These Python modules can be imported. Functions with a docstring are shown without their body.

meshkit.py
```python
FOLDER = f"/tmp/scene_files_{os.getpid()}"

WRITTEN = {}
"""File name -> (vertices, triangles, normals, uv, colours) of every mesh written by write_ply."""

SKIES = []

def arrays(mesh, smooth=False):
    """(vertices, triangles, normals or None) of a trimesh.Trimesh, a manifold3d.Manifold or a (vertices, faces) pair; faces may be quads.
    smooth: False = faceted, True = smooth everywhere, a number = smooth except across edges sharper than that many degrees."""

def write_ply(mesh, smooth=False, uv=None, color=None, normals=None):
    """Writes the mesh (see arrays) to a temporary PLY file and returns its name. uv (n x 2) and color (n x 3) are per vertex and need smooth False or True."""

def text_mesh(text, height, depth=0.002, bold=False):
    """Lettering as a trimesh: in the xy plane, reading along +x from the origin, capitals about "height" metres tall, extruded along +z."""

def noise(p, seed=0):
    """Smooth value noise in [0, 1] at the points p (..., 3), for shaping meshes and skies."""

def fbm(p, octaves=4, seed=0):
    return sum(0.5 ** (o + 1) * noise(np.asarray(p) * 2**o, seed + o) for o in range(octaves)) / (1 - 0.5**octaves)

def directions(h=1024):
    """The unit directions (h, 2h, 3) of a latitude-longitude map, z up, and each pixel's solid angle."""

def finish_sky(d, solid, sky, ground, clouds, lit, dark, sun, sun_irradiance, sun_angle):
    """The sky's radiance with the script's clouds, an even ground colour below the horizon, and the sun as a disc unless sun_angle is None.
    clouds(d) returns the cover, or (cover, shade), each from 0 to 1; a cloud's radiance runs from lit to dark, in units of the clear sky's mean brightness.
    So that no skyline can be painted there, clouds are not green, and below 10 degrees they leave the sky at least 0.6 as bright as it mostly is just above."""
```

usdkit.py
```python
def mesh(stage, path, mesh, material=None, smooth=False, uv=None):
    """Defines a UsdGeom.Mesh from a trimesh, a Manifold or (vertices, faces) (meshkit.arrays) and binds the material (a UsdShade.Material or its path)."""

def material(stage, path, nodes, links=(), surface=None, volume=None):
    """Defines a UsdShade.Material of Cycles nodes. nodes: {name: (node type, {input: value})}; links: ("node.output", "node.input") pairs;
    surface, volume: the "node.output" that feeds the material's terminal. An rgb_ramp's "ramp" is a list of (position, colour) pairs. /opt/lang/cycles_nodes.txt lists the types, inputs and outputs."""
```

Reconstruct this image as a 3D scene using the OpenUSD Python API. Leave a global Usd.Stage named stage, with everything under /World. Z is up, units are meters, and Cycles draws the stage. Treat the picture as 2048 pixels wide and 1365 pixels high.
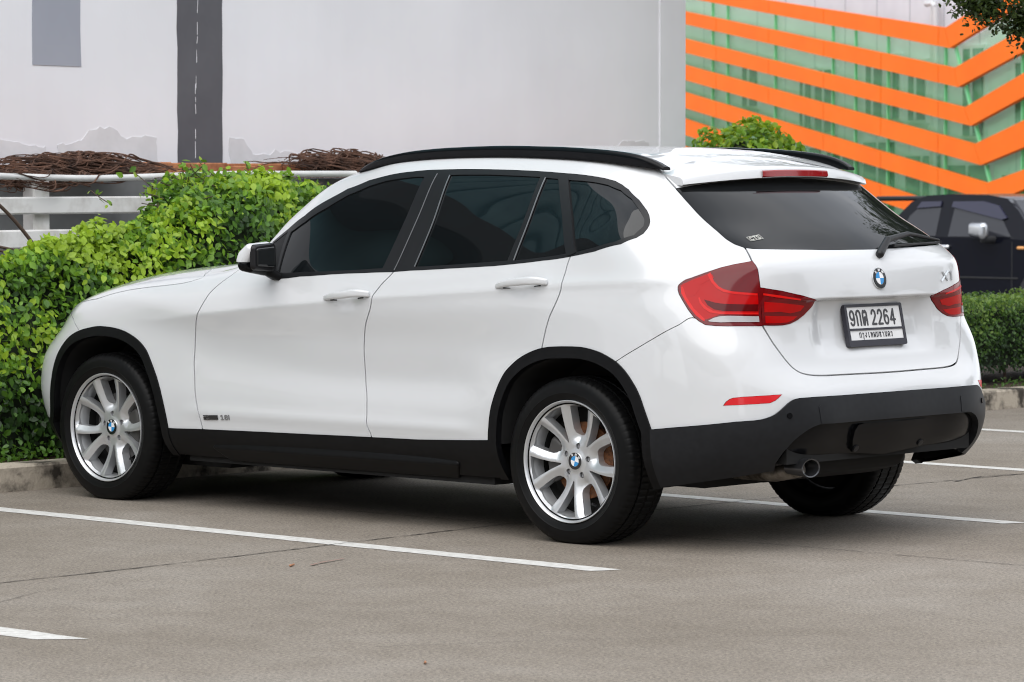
import math, random
import numpy as np
import trimesh, manifold3d, shapely
from shapely.geometry import Polygon, LineString, MultiPolygon, Point, box as sbox
from shapely.ops import unary_union
from shapely import affinity
from scipy.interpolate import CubicSpline, PchipInterpolator, RectBivariateSpline
from scipy.ndimage import gaussian_filter1d
from scipy.spatial import Delaunay
import usdkit, meshkit
from pxr import Usd, UsdGeom, UsdLux, UsdShade, Sdf, Gf, Vt

stage = Usd.Stage.CreateInMemory()
UsdGeom.SetStageUpAxis(stage, UsdGeom.Tokens.z)
UsdGeom.SetStageMetersPerUnit(stage, 1.0)
stage.DefinePrim('/World', 'Xform'); stage.SetDefaultPrim(stage.GetPrimAtPath('/World'))
stage.DefinePrim('/World/Looks', 'Scope')
rng = np.random.default_rng(7); random.seed(7)

# ---------------------------------------------------------------- camera
CAM = np.array([-9.20832, 11.02319, 1.42603]); YAW, PITCH, ROLL, FPX = -0.818104, -0.046767, -0.00076, 7120.79
fw = np.array([math.cos(YAW)*math.cos(PITCH), math.sin(YAW)*math.cos(PITCH), math.sin(PITCH)])
rt = np.cross(fw, [0, 0, 1]); rt /= np.linalg.norm(rt); up = np.cross(rt, fw)
rt, up = rt*math.cos(ROLL)+up*math.sin(ROLL), -rt*math.sin(ROLL)+up*math.cos(ROLL)
cam = UsdGeom.Camera.Define(stage, '/World/camera')
m = np.eye(4); m[0, :3] = rt; m[1, :3] = up; m[2, :3] = -fw; m[3, :3] = CAM
cam.AddTransformOp().Set(Gf.Matrix4d(*m.ravel().tolist()))
APW = 22.3
cam.CreateHorizontalApertureAttr(APW); cam.CreateVerticalApertureAttr(APW*682/1024)
cam.CreateFocalLengthAttr(APW*FPX/2048); cam.CreateFStopAttr(6.3); cam.CreateFocusDistanceAttr(13.9)
cam.CreateClippingRangeAttr(Gf.Vec2f(0.1, 2000)); cam.CreateExposureAttr(0.93)

# ---------------------------------------------------------------- sky and sun (bright overcast)
SUN_EL, SUN_DIR = math.radians(58), np.array([-0.34, 0.94])
SUN_ROT = math.atan2(SUN_DIR[0], SUN_DIR[1])
sky = UsdLux.DomeLight.Define(stage, '/World/sky'); sky.CreateIntensityAttr(1.0)
skym = usdkit.material(stage, '/World/Looks/overcast_sky', {
    'tc': ('texture_coordinate', {}), 'mp': ('mapping', {'scale': (1.0, 1.0, 2.6)}),
    'n': ('noise_texture', {'scale': 1.7, 'detail': 5.0, 'roughness': 0.55}),
    'r': ('rgb_ramp', {'ramp': [(0.30, (0.62, 0.66, 0.72)), (0.52, (0.86, 0.88, 0.91)), (0.72, (1.12, 1.12, 1.12))]}),
    'g': ('mix', {'mix_type': 'multiply', 'fac': 1.0, 'color2': (8.0, 8.0, 8.0*1.01)}),
    's': ('sky_texture', {'sky_type': 'single_scattering', 'sun_disc': False, 'sun_elevation': SUN_EL, 'sun_rotation': SUN_ROT}),
    'mx': ('mix', {'mix_type': 'mix', 'fac': 0.86}),
    'b': ('background_shader', {'strength': 0.10})},
    [('tc.generated', 'mp.vector'), ('mp.vector', 'n.vector'), ('n.fac', 'r.fac'), ('r.color', 'g.color1'), ('s.color', 'mx.color1'), ('g.color', 'mx.color2'), ('mx.color', 'b.color')],
    surface='b.background')
UsdShade.MaterialBindingAPI.Apply(sky.GetPrim()).Bind(skym)
sun = UsdLux.DistantLight.Define(stage, '/World/sun')
sun.CreateIntensityAttr(0.30); sun.CreateAngleAttr(75.0); sun.CreateNormalizeAttr(True); sun.CreateColorAttr(Gf.Vec3f(1.0, 0.97, 0.93))
sd = np.array([SUN_DIR[0]/np.hypot(*SUN_DIR)*math.cos(SUN_EL), SUN_DIR[1]/np.hypot(*SUN_DIR)*math.cos(SUN_EL), math.sin(SUN_EL)])
sx = np.cross([0, 0, 1], sd); sx /= np.linalg.norm(sx); sy = np.cross(sd, sx)
ms = np.eye(4); ms[0, :3] = sx; ms[1, :3] = sy; ms[2, :3] = sd
sun.AddTransformOp().Set(Gf.Matrix4d(*ms.ravel().tolist()))

# ---------------------------------------------------------------- helpers
_used = {}
def numbered(path):
    k = _used.get(path, 0); _used[path] = k+1
    return path if k == 0 else f'{path}_{k:03d}'
def tag(prim, label=None, cat=None, group=None, kind=None):
    for k, v in (('label', label), ('category', cat), ('group', group), ('kind', kind)):
        if v: prim.SetCustomDataByKey(k, v)
    return prim
def thing(name, label, cat, group=None, loc=(0, 0, 0), rz=0.0):
    x = UsdGeom.Xform.Define(stage, numbered('/World/'+name))
    if any(loc): x.AddTranslateOp().Set(Gf.Vec3d(*map(float, loc)))
    if rz: x.AddRotateZOp().Set(math.degrees(rz))
    return tag(x.GetPrim(), label, cat, group)
def sub(parent, name):
    return UsdGeom.Xform.Define(stage, numbered(f'{parent.GetPath()}/{name}')).GetPrim()
def obj(name, mesh, mat, parent=None, smooth=False, label=None):
    """one Mesh prim under parent (or /World). mesh: trimesh / manifold / (V, F) / (V, F, N)"""
    path = numbered(f'{parent.GetPath()}/{name}' if parent is not None else '/World/'+name)
    if isinstance(mesh, tuple) and len(mesh) == 3:
        v, f, n = mesh
        g = UsdGeom.Mesh.Define(stage, path)
        g.CreatePointsAttr(Vt.Vec3fArray.FromNumpy(np.ascontiguousarray(v, np.float32)))
        g.CreateFaceVertexCountsAttr(Vt.IntArray.FromNumpy(np.full(len(f), 3, np.int32)))
        g.CreateFaceVertexIndicesAttr(Vt.IntArray.FromNumpy(np.ascontiguousarray(f, np.int32).ravel()))
        g.CreateSubdivisionSchemeAttr('none')
        g.CreateNormalsAttr(Vt.Vec3fArray.FromNumpy(np.ascontiguousarray(n, np.float32))); g.SetNormalsInterpolation('vertex')
        UsdShade.MaterialBindingAPI.Apply(g.GetPrim()).Bind(MAT[mat])
    else:
        g = usdkit.mesh(stage, path, mesh, MAT[mat], smooth=smooth)
    p = g.GetPrim()
    if label: p.SetCustomDataByKey('label', label)
    return p
def cat(ms):
    ms = [m for m in ms if m is not None]
    return trimesh.util.concatenate(ms)
def bx(x0, x1, y0, y1, z0, z1, bev=0.0):
    if bev <= 0:
        b = trimesh.creation.box([x1-x0, y1-y0, z1-z0])
        b.apply_translation([(x0+x1)/2, (y0+y1)/2, (z0+z1)/2]); return b
    pts = []
    for sx_ in (0, 1):
        for sy_ in (0, 1):
            for sz_ in (0, 1):
                c = np.array([(x0, x1)[sx_], (y0, y1)[sy_], (z0, z1)[sz_]]); d = np.array([1-2*sx_, 1-2*sy_, 1-2*sz_])*bev
                for k in range(3):
                    q = c+d; q[k] = c[k]; pts.append(q)
    return trimesh.convex.convex_hull(np.array(pts))
def tube(pts, r, n=8, closed_ends=True):
    pts = np.asarray(pts, float); r = np.broadcast_to(r, len(pts))
    t = np.gradient(pts, axis=0); t /= np.linalg.norm(t, axis=1, keepdims=True)+1e-12
    a = np.array([0, 0, 1.0]) if abs(t[0, 2]) < .9 else np.array([1.0, 0, 0])
    V = []
    for i in range(len(pts)):
        a = a-t[i]*(a@t[i]); a /= np.linalg.norm(a)+1e-12; b = np.cross(t[i], a)
        th = np.linspace(0, 2*np.pi, n, endpoint=False)
        V.append(pts[i]+r[i]*(np.cos(th)[:, None]*a+np.sin(th)[:, None]*b))
    V = np.concatenate(V); F = []
    for i in range(len(pts)-1):
        for k in range(n):
            k2 = (k+1) % n; p0, p1, p2, p3 = i*n+k, i*n+k2, (i+1)*n+k2, (i+1)*n+k
            F += [(p0, p1, p2), (p0, p2, p3)]
    if closed_ends:
        for base, flip in ((0, 1), ((len(pts)-1)*n, 0)):
            for k in range(1, n-1):
                F.append((base, base+k+1, base+k) if flip else (base, base+k, base+k+1))
    return trimesh.Trimesh(V, np.array(F), process=False)
def lathe(profile, seg=96, axis='y'):
    """revolve (r, w) profile about the wheel axis; w goes along +y (outward)"""
    pr = np.asarray(profile, float); th = np.linspace(0, 2*np.pi, seg, endpoint=False)
    V = np.stack([pr[None, :, 0]*np.cos(th)[:, None], np.broadcast_to(pr[None, :, 1], (seg, len(pr))), pr[None, :, 0]*np.sin(th)[:, None]], -1)
    return ring_mesh(V)
def ring_mesh(V, close_v=False):
    s, k, _ = V.shape; F = []
    i = np.arange(s)[:, None]; j = np.arange(k-1)[None, :]
    a = (i*k+j).ravel(); b = (((i+1) % s)*k+j).ravel(); c = (((i+1) % s)*k+j+1).ravel(); d = (i*k+j+1).ravel()
    F = np.concatenate([np.stack([a, b, c], 1), np.stack([a, c, d], 1)])
    return trimesh.Trimesh(V.reshape(-1, 3), F, process=False)
def hullspheres(cs, sub_=2):
    out = []
    for (c, r) in cs:
        s = trimesh.creation.icosphere(sub_, r); s.apply_translation(c); out.append(s.vertices)
    return trimesh.convex.convex_hull(np.concatenate(out))
def ext(poly, h, holes_ok=True):
    gs = getattr(poly, 'geoms', [poly])
    return cat([trimesh.creation.extrude_polygon(g, h, engine='earcut') for g in gs if g.area > 0])
def place(mesh, o, ax, ay, az):
    m = mesh.copy(); T = np.eye(4); T[:3, 0] = ax; T[:3, 1] = ay; T[:3, 2] = az; T[:3, 3] = o
    m.apply_transform(T); 
    return m
MAT = {}
def mat(name, base, rough=0.5, **kw):
    d = {'base_color': base, 'roughness': rough}; d.update(kw)
    MAT[name] = usdkit.material(stage, '/World/Looks/'+name, {'p': ('principled_bsdf', d)}, surface='p.BSDF')
def matn(name, nodes, links, surface='p.BSDF'):
    MAT[name] = usdkit.material(stage, '/World/Looks/'+name, nodes, links, surface=surface)
def noisy(name, c0, c1, scale, rough=0.7, detail=4.0, bump=0.0, bscale=None, lo=.35, hi=.65, dist=.01, **kw):
    nodes = {'g': ('geometry', {}), 'n': ('noise_texture', {'scale': scale, 'detail': detail, 'roughness': .6}),
             'r': ('rgb_ramp', {'ramp': [(lo, c0), (hi, c1)]}), 'p': ('principled_bsdf', {'roughness': rough, **kw})}
    links = [('g.position', 'n.vector'), ('n.fac', 'r.fac'), ('r.color', 'p.base_color')]
    if bump:
        nodes['n2'] = ('noise_texture', {'scale': bscale or scale*6, 'detail': 3.0}); nodes['b'] = ('bump', {'strength': bump, 'distance': dist})
        links += [('g.position', 'n2.vector'), ('n2.fac', 'b.height'), ('b.normal', 'p.normal')]
    matn(name, nodes, links)
# ---------------------------------------------------------------- materials
mat('white_paint', (0.635, 0.645, 0.655), 0.30, coat_weight=1.0, coat_roughness=0.02, specular_ior_level=0.4)
mat('black_gloss', (0.003, 0.003, 0.0035), 0.18, specular_ior_level=.15, coat_weight=0.06, coat_roughness=0.03)
mat('black_trim', (0.007, 0.007, 0.008), 0.38, specular_ior_level=.35)
noisy('black_plastic', (0.003, 0.003, 0.0034), (0.0046, 0.0047, 0.0052), 40, rough=0.42, specular_ior_level=.17, bump=0.06, bscale=900, dist=.001)
noisy('bumper_plastic', (0.0085, 0.009, 0.0105), (0.0115, 0.0122, 0.014), 40, rough=0.45, specular_ior_level=.24, bump=0.06, bscale=900, dist=.001)
mat('cast_iron', (0.075, 0.072, 0.07), 0.55, metallic=.4)
mat('dark_inner', (0.006, 0.006, 0.006), 0.9)
mat('rear_glass', (0.004, 0.0045, 0.005), 0.015, specular_ior_level=0.30)
mat('tinted_glass', (0.004, 0.005, 0.0055), 0.015, specular_ior_level=0.50, coat_weight=0.0)
mat('lamp_dark_red', (0.13, 0.002, 0.004), 0.08, specular_ior_level=.4, coat_weight=0., coat_roughness=0.02)
mat('lamp_red', (0.42, 0.0015, 0.002), 0.08, specular_ior_level=.25, coat_weight=0., coat_roughness=0.02)
mat('lamp_bright_red', (0.62, 0.010, 0.008), 0.10, specular_ior_level=.25, coat_weight=0., coat_roughness=0.02)
mat('lamp_shadow_red', (0.085, 0.001, 0.002), 0.08, specular_ior_level=.25, coat_weight=0., coat_roughness=0.02)
mat('brake_red', (0.26, 0.003, 0.006), 0.12, coat_weight=0.6, coat_roughness=0.02)
mat('reflector_red', (0.62, 0.012, 0.018), 0.25, coat_weight=0.5)
mat('lamp_clear', (0.40, 0.39, 0.395), 0.15, specular_ior_level=.5, coat_weight=.2)
mat('chrome', (0.80, 0.81, 0.82), 0.08, metallic=1.0)
mat('alloy', (0.63, 0.64, 0.65), 0.36, metallic=0.75, coat_weight=0.4, coat_roughness=0.1)
mat('alloy_dark', (0.30, 0.30, 0.31), 0.4, metallic=0.7)
noisy('rubber', (0.0035, 0.0035, 0.0037), (0.0052, 0.0052, 0.0052), 30, rough=0.42, specular_ior_level=.14)
noisy('rusty_disc', (0.07, 0.026, 0.010), (0.20, 0.075, 0.025), 60, rough=0.6, metallic=0.3)
mat('steel', (0.45, 0.45, 0.46), 0.35, metallic=0.9)
noisy('exhaust_steel', (0.10, 0.085, 0.07), (0.42, 0.38, 0.33), 14, rough=0.42, metallic=0.8)
mat('dark_steel', (0.10, 0.10, 0.105), 0.25, metallic=0.85)
mat('badge_blue', (0.03, 0.27, 0.62), 0.15, coat_weight=0.8)
mat('badge_white', (0.85, 0.85, 0.86), 0.15, coat_weight=0.8)
mat('badge_black', (0.008, 0.008, 0.010), 0.15, coat_weight=0.8)
mat('plate_white', (0.78, 0.78, 0.78), 0.35)
mat('plate_ink', (0.045, 0.045, 0.05), 0.4)
mat('plate_frame', (0.022, 0.021, 0.030), 0.35)
mat('sticker_silver', (0.55, 0.55, 0.50), 0.4)
mat('mirror_glass', (0.55, 0.58, 0.60), 0.02, metallic=1.0)
mat('headlamp_glass', (0.05, 0.055, 0.06), 0.04, coat_weight=1.0)
# ================================================================ the setting
GZ = -0.62       # level of the road beyond the planting bed
noisy('road_asphalt', (0.10, 0.10, 0.10), (0.16, 0.155, 0.15), 3, rough=0.85)
matn('parking_concrete', {
    'g': ('geometry', {}), 'mp': ('mapping', {'scale': (1.0, 1.0, 1.0)}),
    'n1': ('noise_texture', {'scale': 0.55, 'detail': 4.0, 'roughness': .6}), 'r1': ('rgb_ramp', {'ramp': [(.30, (0.182, 0.155, 0.124)), (.5, (0.228, 0.199, 0.166)), (.70, (0.276, 0.249, 0.217))]}),
    'n2': ('noise_texture', {'scale': 75, 'detail': 3.0, 'roughness': .75}), 'r2': ('rgb_ramp', {'ramp': [(.30, (.50, .49, .48)), (.5, (1.0, 1.0, 1.0)), (.70, (1.48, 1.46, 1.43))]}),
    'n3': ('noise_texture', {'scale': 170, 'detail': 2.0, 'roughness': .6}), 'r3': ('rgb_ramp', {'ramp': [(.32, (.55, .55, .55)), (.45, (1.0, 1.0, 1.0)), (.62, (1.0, 1.0, 1.0)), (.74, (1.6, 1.58, 1.55))]}),
    'n4': ('noise_texture', {'scale': 5.5, 'detail': 5.0, 'roughness': .65}), 'r4': ('rgb_ramp', {'ramp': [(.33, (.91, .90, .89)), (.6, (1.04, 1.04, 1.04))]}),
    'm1': ('mix', {'mix_type': 'multiply', 'fac': 1.0}), 'm2': ('mix', {'mix_type': 'multiply', 'fac': 1.0}), 'm3': ('mix', {'mix_type': 'multiply', 'fac': 1.0}),
    'b': ('bump', {'strength': .35, 'distance': .004}), 'p': ('principled_bsdf', {'roughness': .82, 'specular_ior_level': .35})},
    [('g.position', 'n1.vector'), ('g.position', 'n2.vector'), ('g.position', 'n3.vector'), ('g.position', 'mp.vector'), ('mp.vector', 'n4.vector'),
     ('n1.fac', 'r1.fac'), ('n2.fac', 'r2.fac'), ('n3.fac', 'r3.fac'), ('n4.fac', 'r4.fac'), ('r1.color', 'm1.color1'), ('r2.color', 'm1.color2'),
     ('m1.color', 'm2.color1'), ('r3.color', 'm2.color2'), ('m2.color', 'm3.color1'), ('r4.color', 'm3.color2'), ('m3.color', 'p.base_color'), ('n2.fac', 'b.height'), ('b.normal', 'p.normal')])
matn('line_paint', {'g': ('geometry', {}), 'n': ('noise_texture', {'scale': 26, 'detail': 7.0, 'roughness': .7}), 'r': ('rgb_ramp', {'ramp': [(.30, (.24, .215, .185)), (.385, (.50, .485, .455)), (.62, (.66, .65, .62))]}), 'p': ('principled_bsdf', {'roughness': .7})},
  [('g.position', 'n.vector'), ('n.fac', 'r.fac'), ('r.color', 'p.base_color')])
mat('crack', (0.045, 0.038, 0.032), 0.95)
mat('crack_pale', (0.30, 0.28, 0.25), 0.9)
noisy('kerb_concrete', (0.05, 0.042, 0.032), (0.44, 0.385, 0.31), 6, rough=0.9, detail=8.0, lo=.38, hi=.53, bump=.4, bscale=60)
noisy('soil', (0.035, 0.022, 0.014), (0.10, 0.065, 0.04), 14, rough=0.95, bump=.6, bscale=50, dist=.02)
matn('wall_paint', {'g': ('geometry', {}), 'mp': ('mapping', {'scale': (2.2, 2.2, .16)}), 'n': ('noise_texture', {'scale': 1.6, 'detail': 5.0, 'roughness': .6}), 'r': ('rgb_ramp', {'ramp': [(.32, (.825, .83, .868)), (.6, (.845, .85, .885))]}),
  'n2': ('noise_texture', {'scale': .9, 'detail': 4.0}), 'r2': ('rgb_ramp', {'ramp': [(.3, (.95, .95, .95)), (.65, (1.03, 1.03, 1.03))]}), 'm': ('mix', {'mix_type': 'multiply', 'fac': 1.0}),
  'n3': ('noise_texture', {'scale': 70, 'detail': 3.0}), 'b': ('bump', {'strength': .10, 'distance': .004}), 'p': ('principled_bsdf', {'roughness': .75})},
  [('g.position', 'mp.vector'), ('mp.vector', 'n.vector'), ('n.fac', 'r.fac'), ('g.position', 'n2.vector'), ('n2.fac', 'r2.fac'), ('r.color', 'm.color1'), ('r2.color', 'm.color2'), ('m.color', 'p.base_color'), ('g.position', 'n3.vector'), ('n3.fac', 'b.height'), ('b.normal', 'p.normal')])
noisy('patch_paint', (0.66, 0.66, 0.68), (0.75, 0.75, 0.77), 5, rough=0.8, detail=6.0)
noisy('teal_cladding', (0.10, 0.30, 0.36), (0.17, 0.40, 0.44), 1.2, rough=.45)
mat('canopy_dark', (0.03, 0.032, 0.035), .5)
noisy('band_grey', (0.098, 0.098, 0.112), (0.118, 0.118, 0.132), 2.5, rough=0.75)
noisy('panel_grey', (0.34, 0.36, 0.42), (0.37, 0.39, 0.45), 1.5, rough=0.75)
noisy('low_wall', (0.16, 0.165, 0.165), (0.22, 0.225, 0.225), 3, rough=0.85)
noisy('brick_red', (0.26, 0.085, 0.035), (0.52, 0.22, 0.10), 9, rough=0.85, detail=6.0, bump=.4)
noisy('fence_white', (0.55, 0.52, 0.48), (0.86, 0.85, 0.83), 6, rough=0.75, detail=6.0, lo=.25, hi=.55)
noisy('pipe_white', (0.58, 0.58, 0.57), (0.72, 0.72, 0.71), 5, rough=0.5)
noisy('dry_vine', (0.030, 0.015, 0.010), (0.165, 0.082, 0.052), 12, rough=0.9)
mat('stem_brown', (0.085, 0.055, 0.04), 0.85)
def leafmat(name, c, tr, var=.25):
    c = np.array(c); matn(name, {'g': ('geometry', {}), 'n': ('noise_texture', {'scale': 9.0, 'detail': 2.0}), 'r': ('rgb_ramp', {'ramp': [(.3, tuple(c*(1-var))), (.7, tuple(c*(1+var)))]}),
      'p': ('principled_bsdf', {'roughness': .42, 'specular_ior_level': .45}), 't': ('translucent_bsdf', {'color': tuple(tr)}), 'm': ('mix_closure', {'fac': .30})},
      [('g.position', 'n.vector'), ('n.fac', 'r.fac'), ('r.color', 'p.base_color'), ('p.BSDF', 'm.closure1'), ('t.BSDF', 'm.closure2')], surface='m.closure')
leafmat('leaf_lime', (0.29, 0.43, 0.030), (0.40, 0.55, 0.03)); leafmat('leaf_light', (0.155, 0.30, 0.026), (0.25, 0.42, 0.03))
leafmat('leaf_mid', (0.072, 0.165, 0.020), (0.13, 0.25, 0.02)); leafmat('leaf_deep', (0.026, 0.065, 0.013), (0.05, 0.11, 0.012))
leafmat('tree_leaf', (0.030, 0.050, 0.014), (0.06, 0.09, 0.015)); leafmat('tree_leaf_pale', (0.055, 0.085, 0.022), (0.09, 0.13, 0.02))
leafmat('clipped_leaf', (0.075, 0.155, 0.032), (0.10, 0.19, 0.03)); leafmat('clipped_leaf_light', (0.17, 0.275, 0.05), (0.2, 0.3, 0.05)); leafmat('clipped_leaf_deep', (0.025, 0.06, 0.018), (0.04, 0.08, 0.012))
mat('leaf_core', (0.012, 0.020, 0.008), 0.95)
mat('fallen_leaf', (0.40, 0.19, 0.10), 0.7); mat('red_scuff', (0.27, 0.165, 0.135), 0.8)
noisy('bark', (0.06, 0.045, 0.035), (0.16, 0.13, 0.10), 12, rough=.9, bump=.6)
noisy('orange_panel', (0.93, 0.155, 0.004), (0.95, 0.175, 0.006), 1.0, rough=0.5, specular_ior_level=.12)
noisy('cladding_grey', (0.62, 0.62, 0.66), (0.68, 0.68, 0.72), 1.2, rough=0.6)
mat('cladding_seam', (0.34, 0.34, 0.38), 0.7)
mat('far_window', (0.045, 0.065, 0.06), 0.12)
mat('far_frame', (0.62, 0.63, 0.64), 0.5)
mat('green_mullion', (0.16, 0.62, 0.26), 0.35)
matn('green_glass', {'t': ('transparent_bsdf', {'color': (0.89, 0.98, 0.915)}), 'd': ('principled_bsdf', {'base_color': (0.13, 0.40, 0.18), 'roughness': .12}), 'm': ('mix_closure', {'fac': .17})},
     [('t.BSDF', 'm.closure1'), ('d.BSDF', 'm.closure2')], surface='m.closure')
mat('truck_paint', (0.004, 0.0045, 0.008), 0.10, specular_ior_level=.20, coat_weight=.06, coat_roughness=.02)
mat('truck_glass', (0.026, 0.027, 0.033), 0.04, specular_ior_level=.6)
mat('truck_visor', (0.012, 0.012, 0.035), 0.15, coat_weight=.5)
mat('truck_trim', (0.015, 0.015, 0.016), 0.6)
mat('satin_chrome', (0.62, 0.63, 0.65), 0.22, metallic=1.0)
mat('lamp_amber', (0.75, 0.35, 0.12), 0.3)
def structure(name, mesh, m_, smooth=False, label=None): return tag(obj(name, mesh, m_, None, smooth), label=label, kind='structure')
def sheet(x0, x1, y0, y1, z): return trimesh.Trimesh([(x0, y0, z), (x1, y0, z), (x1, y1, z), (x0, y1, z)], [(0, 1, 2), (0, 2, 3)], process=False)

structure('road', sheet(-400, 600, -600, 500, GZ), 'road_asphalt')
KX = 3.36
structure('parking_ground', bx(-60, KX+.10, -60, 60, GZ-.05, 0.0), 'parking_concrete')
structure('planting_bed', cat([bx(KX+.12, 6.2, -60, 60, GZ-.05, .10)]), 'soil')
# kerb stones
k = 0
kerbs = thing('kerb', 'weathered concrete kerb of long stones along the planting bed', 'kerb')
for y in np.arange(-14, 6, 1.0):
    dz = rng.uniform(-.004, .004); dx = rng.uniform(-.004, .004)
    obj('kerb_stone', bx(KX+dx, KX+.16+dx, y+.004, y+.996, -.02, .118+dz, .012), 'kerb_concrete', kerbs)
for y0, y1 in ((-60, -14), (6, 60)): obj('kerb_stone', bx(KX, KX+.16, y0, y1, -.02, .118, .012), 'kerb_concrete', kerbs)

# parking lines: slightly ragged strips of paint
LG = 'painted stall lines'
def paint_line(x0, x1, yc, w, label, slant=.05, seed=0):
    r = np.random.default_rng(seed); n = 90; xs = np.linspace(x0, x1, n); a = yc+w/2+r.normal(0, .0022, n); b = yc-w/2+r.normal(0, .0022, n)
    xs_b = xs-np.linspace(-slant, 0, n)[::-1]*0+np.r_[slant, np.zeros(n-1)]
    V = np.r_[np.c_[xs, a, np.full(n, .0015)], np.c_[xs_b, b, np.full(n, .0015)]]
    i = np.arange(n-1); F = np.r_[np.c_[i, i+n, i+1], np.c_[i+1, i+n, i+n+1]][:, ::-1]
    m_ = trimesh.Trimesh(V, F, process=False)
    if m_.face_normals[0, 2] < 0: m_.invert()
    tag(obj('parking_line', m_, 'line_paint'), label, 'parking line', LG)
paint_line(-.70, 3.30, 1.468, .112, 'white stall line on the near side of the white car running under its sill side', -.05, 1)
paint_line(-.77, 3.30, -.965, .105, 'white stall line emerging behind the right rear wheel of the white car', -.06, 2)
paint_line(-.77, 3.30, -3.155, .105, 'white stall line seen just under the right end of the dark bumper', -.06, 3)
paint_line(-.77, 3.30, -5.255, .105, 'white stall line farthest back close to the trimmed hedge', -.06, 4)
paint_line(-.70, 3.30, 4.03, .125, 'white stall line end in the lower left corner nearest the camera', -.12, 5)

# joints and cracks in the concrete
def crack(pts, w, seed, m_='crack', z=.0024):
    r = np.random.default_rng(seed); p = np.array(pts, float); d = np.r_[0, np.cumsum(np.linalg.norm(np.diff(p, axis=0), axis=1))]; n = max(20, int(d[-1]/.03))
    s_ = np.linspace(0, d[-1], n); c = np.c_[np.interp(s_, d, p[:, 0]), np.interp(s_, d, p[:, 1])]; c += np.cumsum(r.normal(0, .0022, c.shape), 0)*.6
    t = np.gradient(c, axis=0); t /= np.linalg.norm(t, axis=1, keepdims=True)+1e-9; nn = np.c_[-t[:, 1], t[:, 0]]; ww = w*np.clip(r.normal(1, .45, n), .15, 2.2)[:, None]
    V = np.r_[np.c_[c+nn*ww/2, np.full(n, z)], np.c_[c-nn*ww/2, np.full(n, z)]]; i = np.arange(n-1); F = np.r_[np.c_[i, i+n, i+1], np.c_[i+1, i+n, i+n+1]]
    q = trimesh.Trimesh(V, F, process=False)
    if q.face_normals[0, 2] < 0: q.invert()
    return q
pg = stage.GetPrimAtPath('/World/parking_ground')
for pts, w, s_ in (([(.56, 3.3), (.57, 2.6), (.60, 2.0), (.635, 1.5), (.69, .5), (.665, .30), (.64, -.6), (.62, -2.0), (.54, -3.0), (.60, -5), (.58, -9)], .0075, 11),
                   ([(.665, .42), (.2, .40), (-.6, .36), (-1.6, .33), (-3.2, .30)], .0045, 12), ([(2.2, .52), (1.4, .50), (.68, .46)], .004, 13),
                   ([(.55, -2.4), (.62, -2.7), (.52, -3.1), (.58, -3.6)], .012, 14), ([(-1.6, 3.5), (-1.9, 3.0), (-2.4, 2.4)], .0016, 15), ([(.1, 3.6), (.25, 3.3), (.3, 3.1)], .0022, 16)):
    obj('ground_joint', crack(pts, w, s_), 'crack', pg)
tag(obj('fallen_leaf', hullspheres([((.215, 2.14, .003), .002), ((.195, 2.165, .006), .004), ((.222, 2.12, .005), .003)], 1), 'fallen_leaf'), 'tiny orange dry leaf on the concrete below the near stall line', 'leaf')
tag(obj('fallen_leaf', hullspheres([((-1.96, 3.66, .003), .002), ((-1.98, 3.675, .008), .003), ((-1.945, 3.64, .004), .003)], 1), 'fallen_leaf'), 'tiny orange dry leaf on bare concrete near the bottom of the view', 'leaf')
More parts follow.
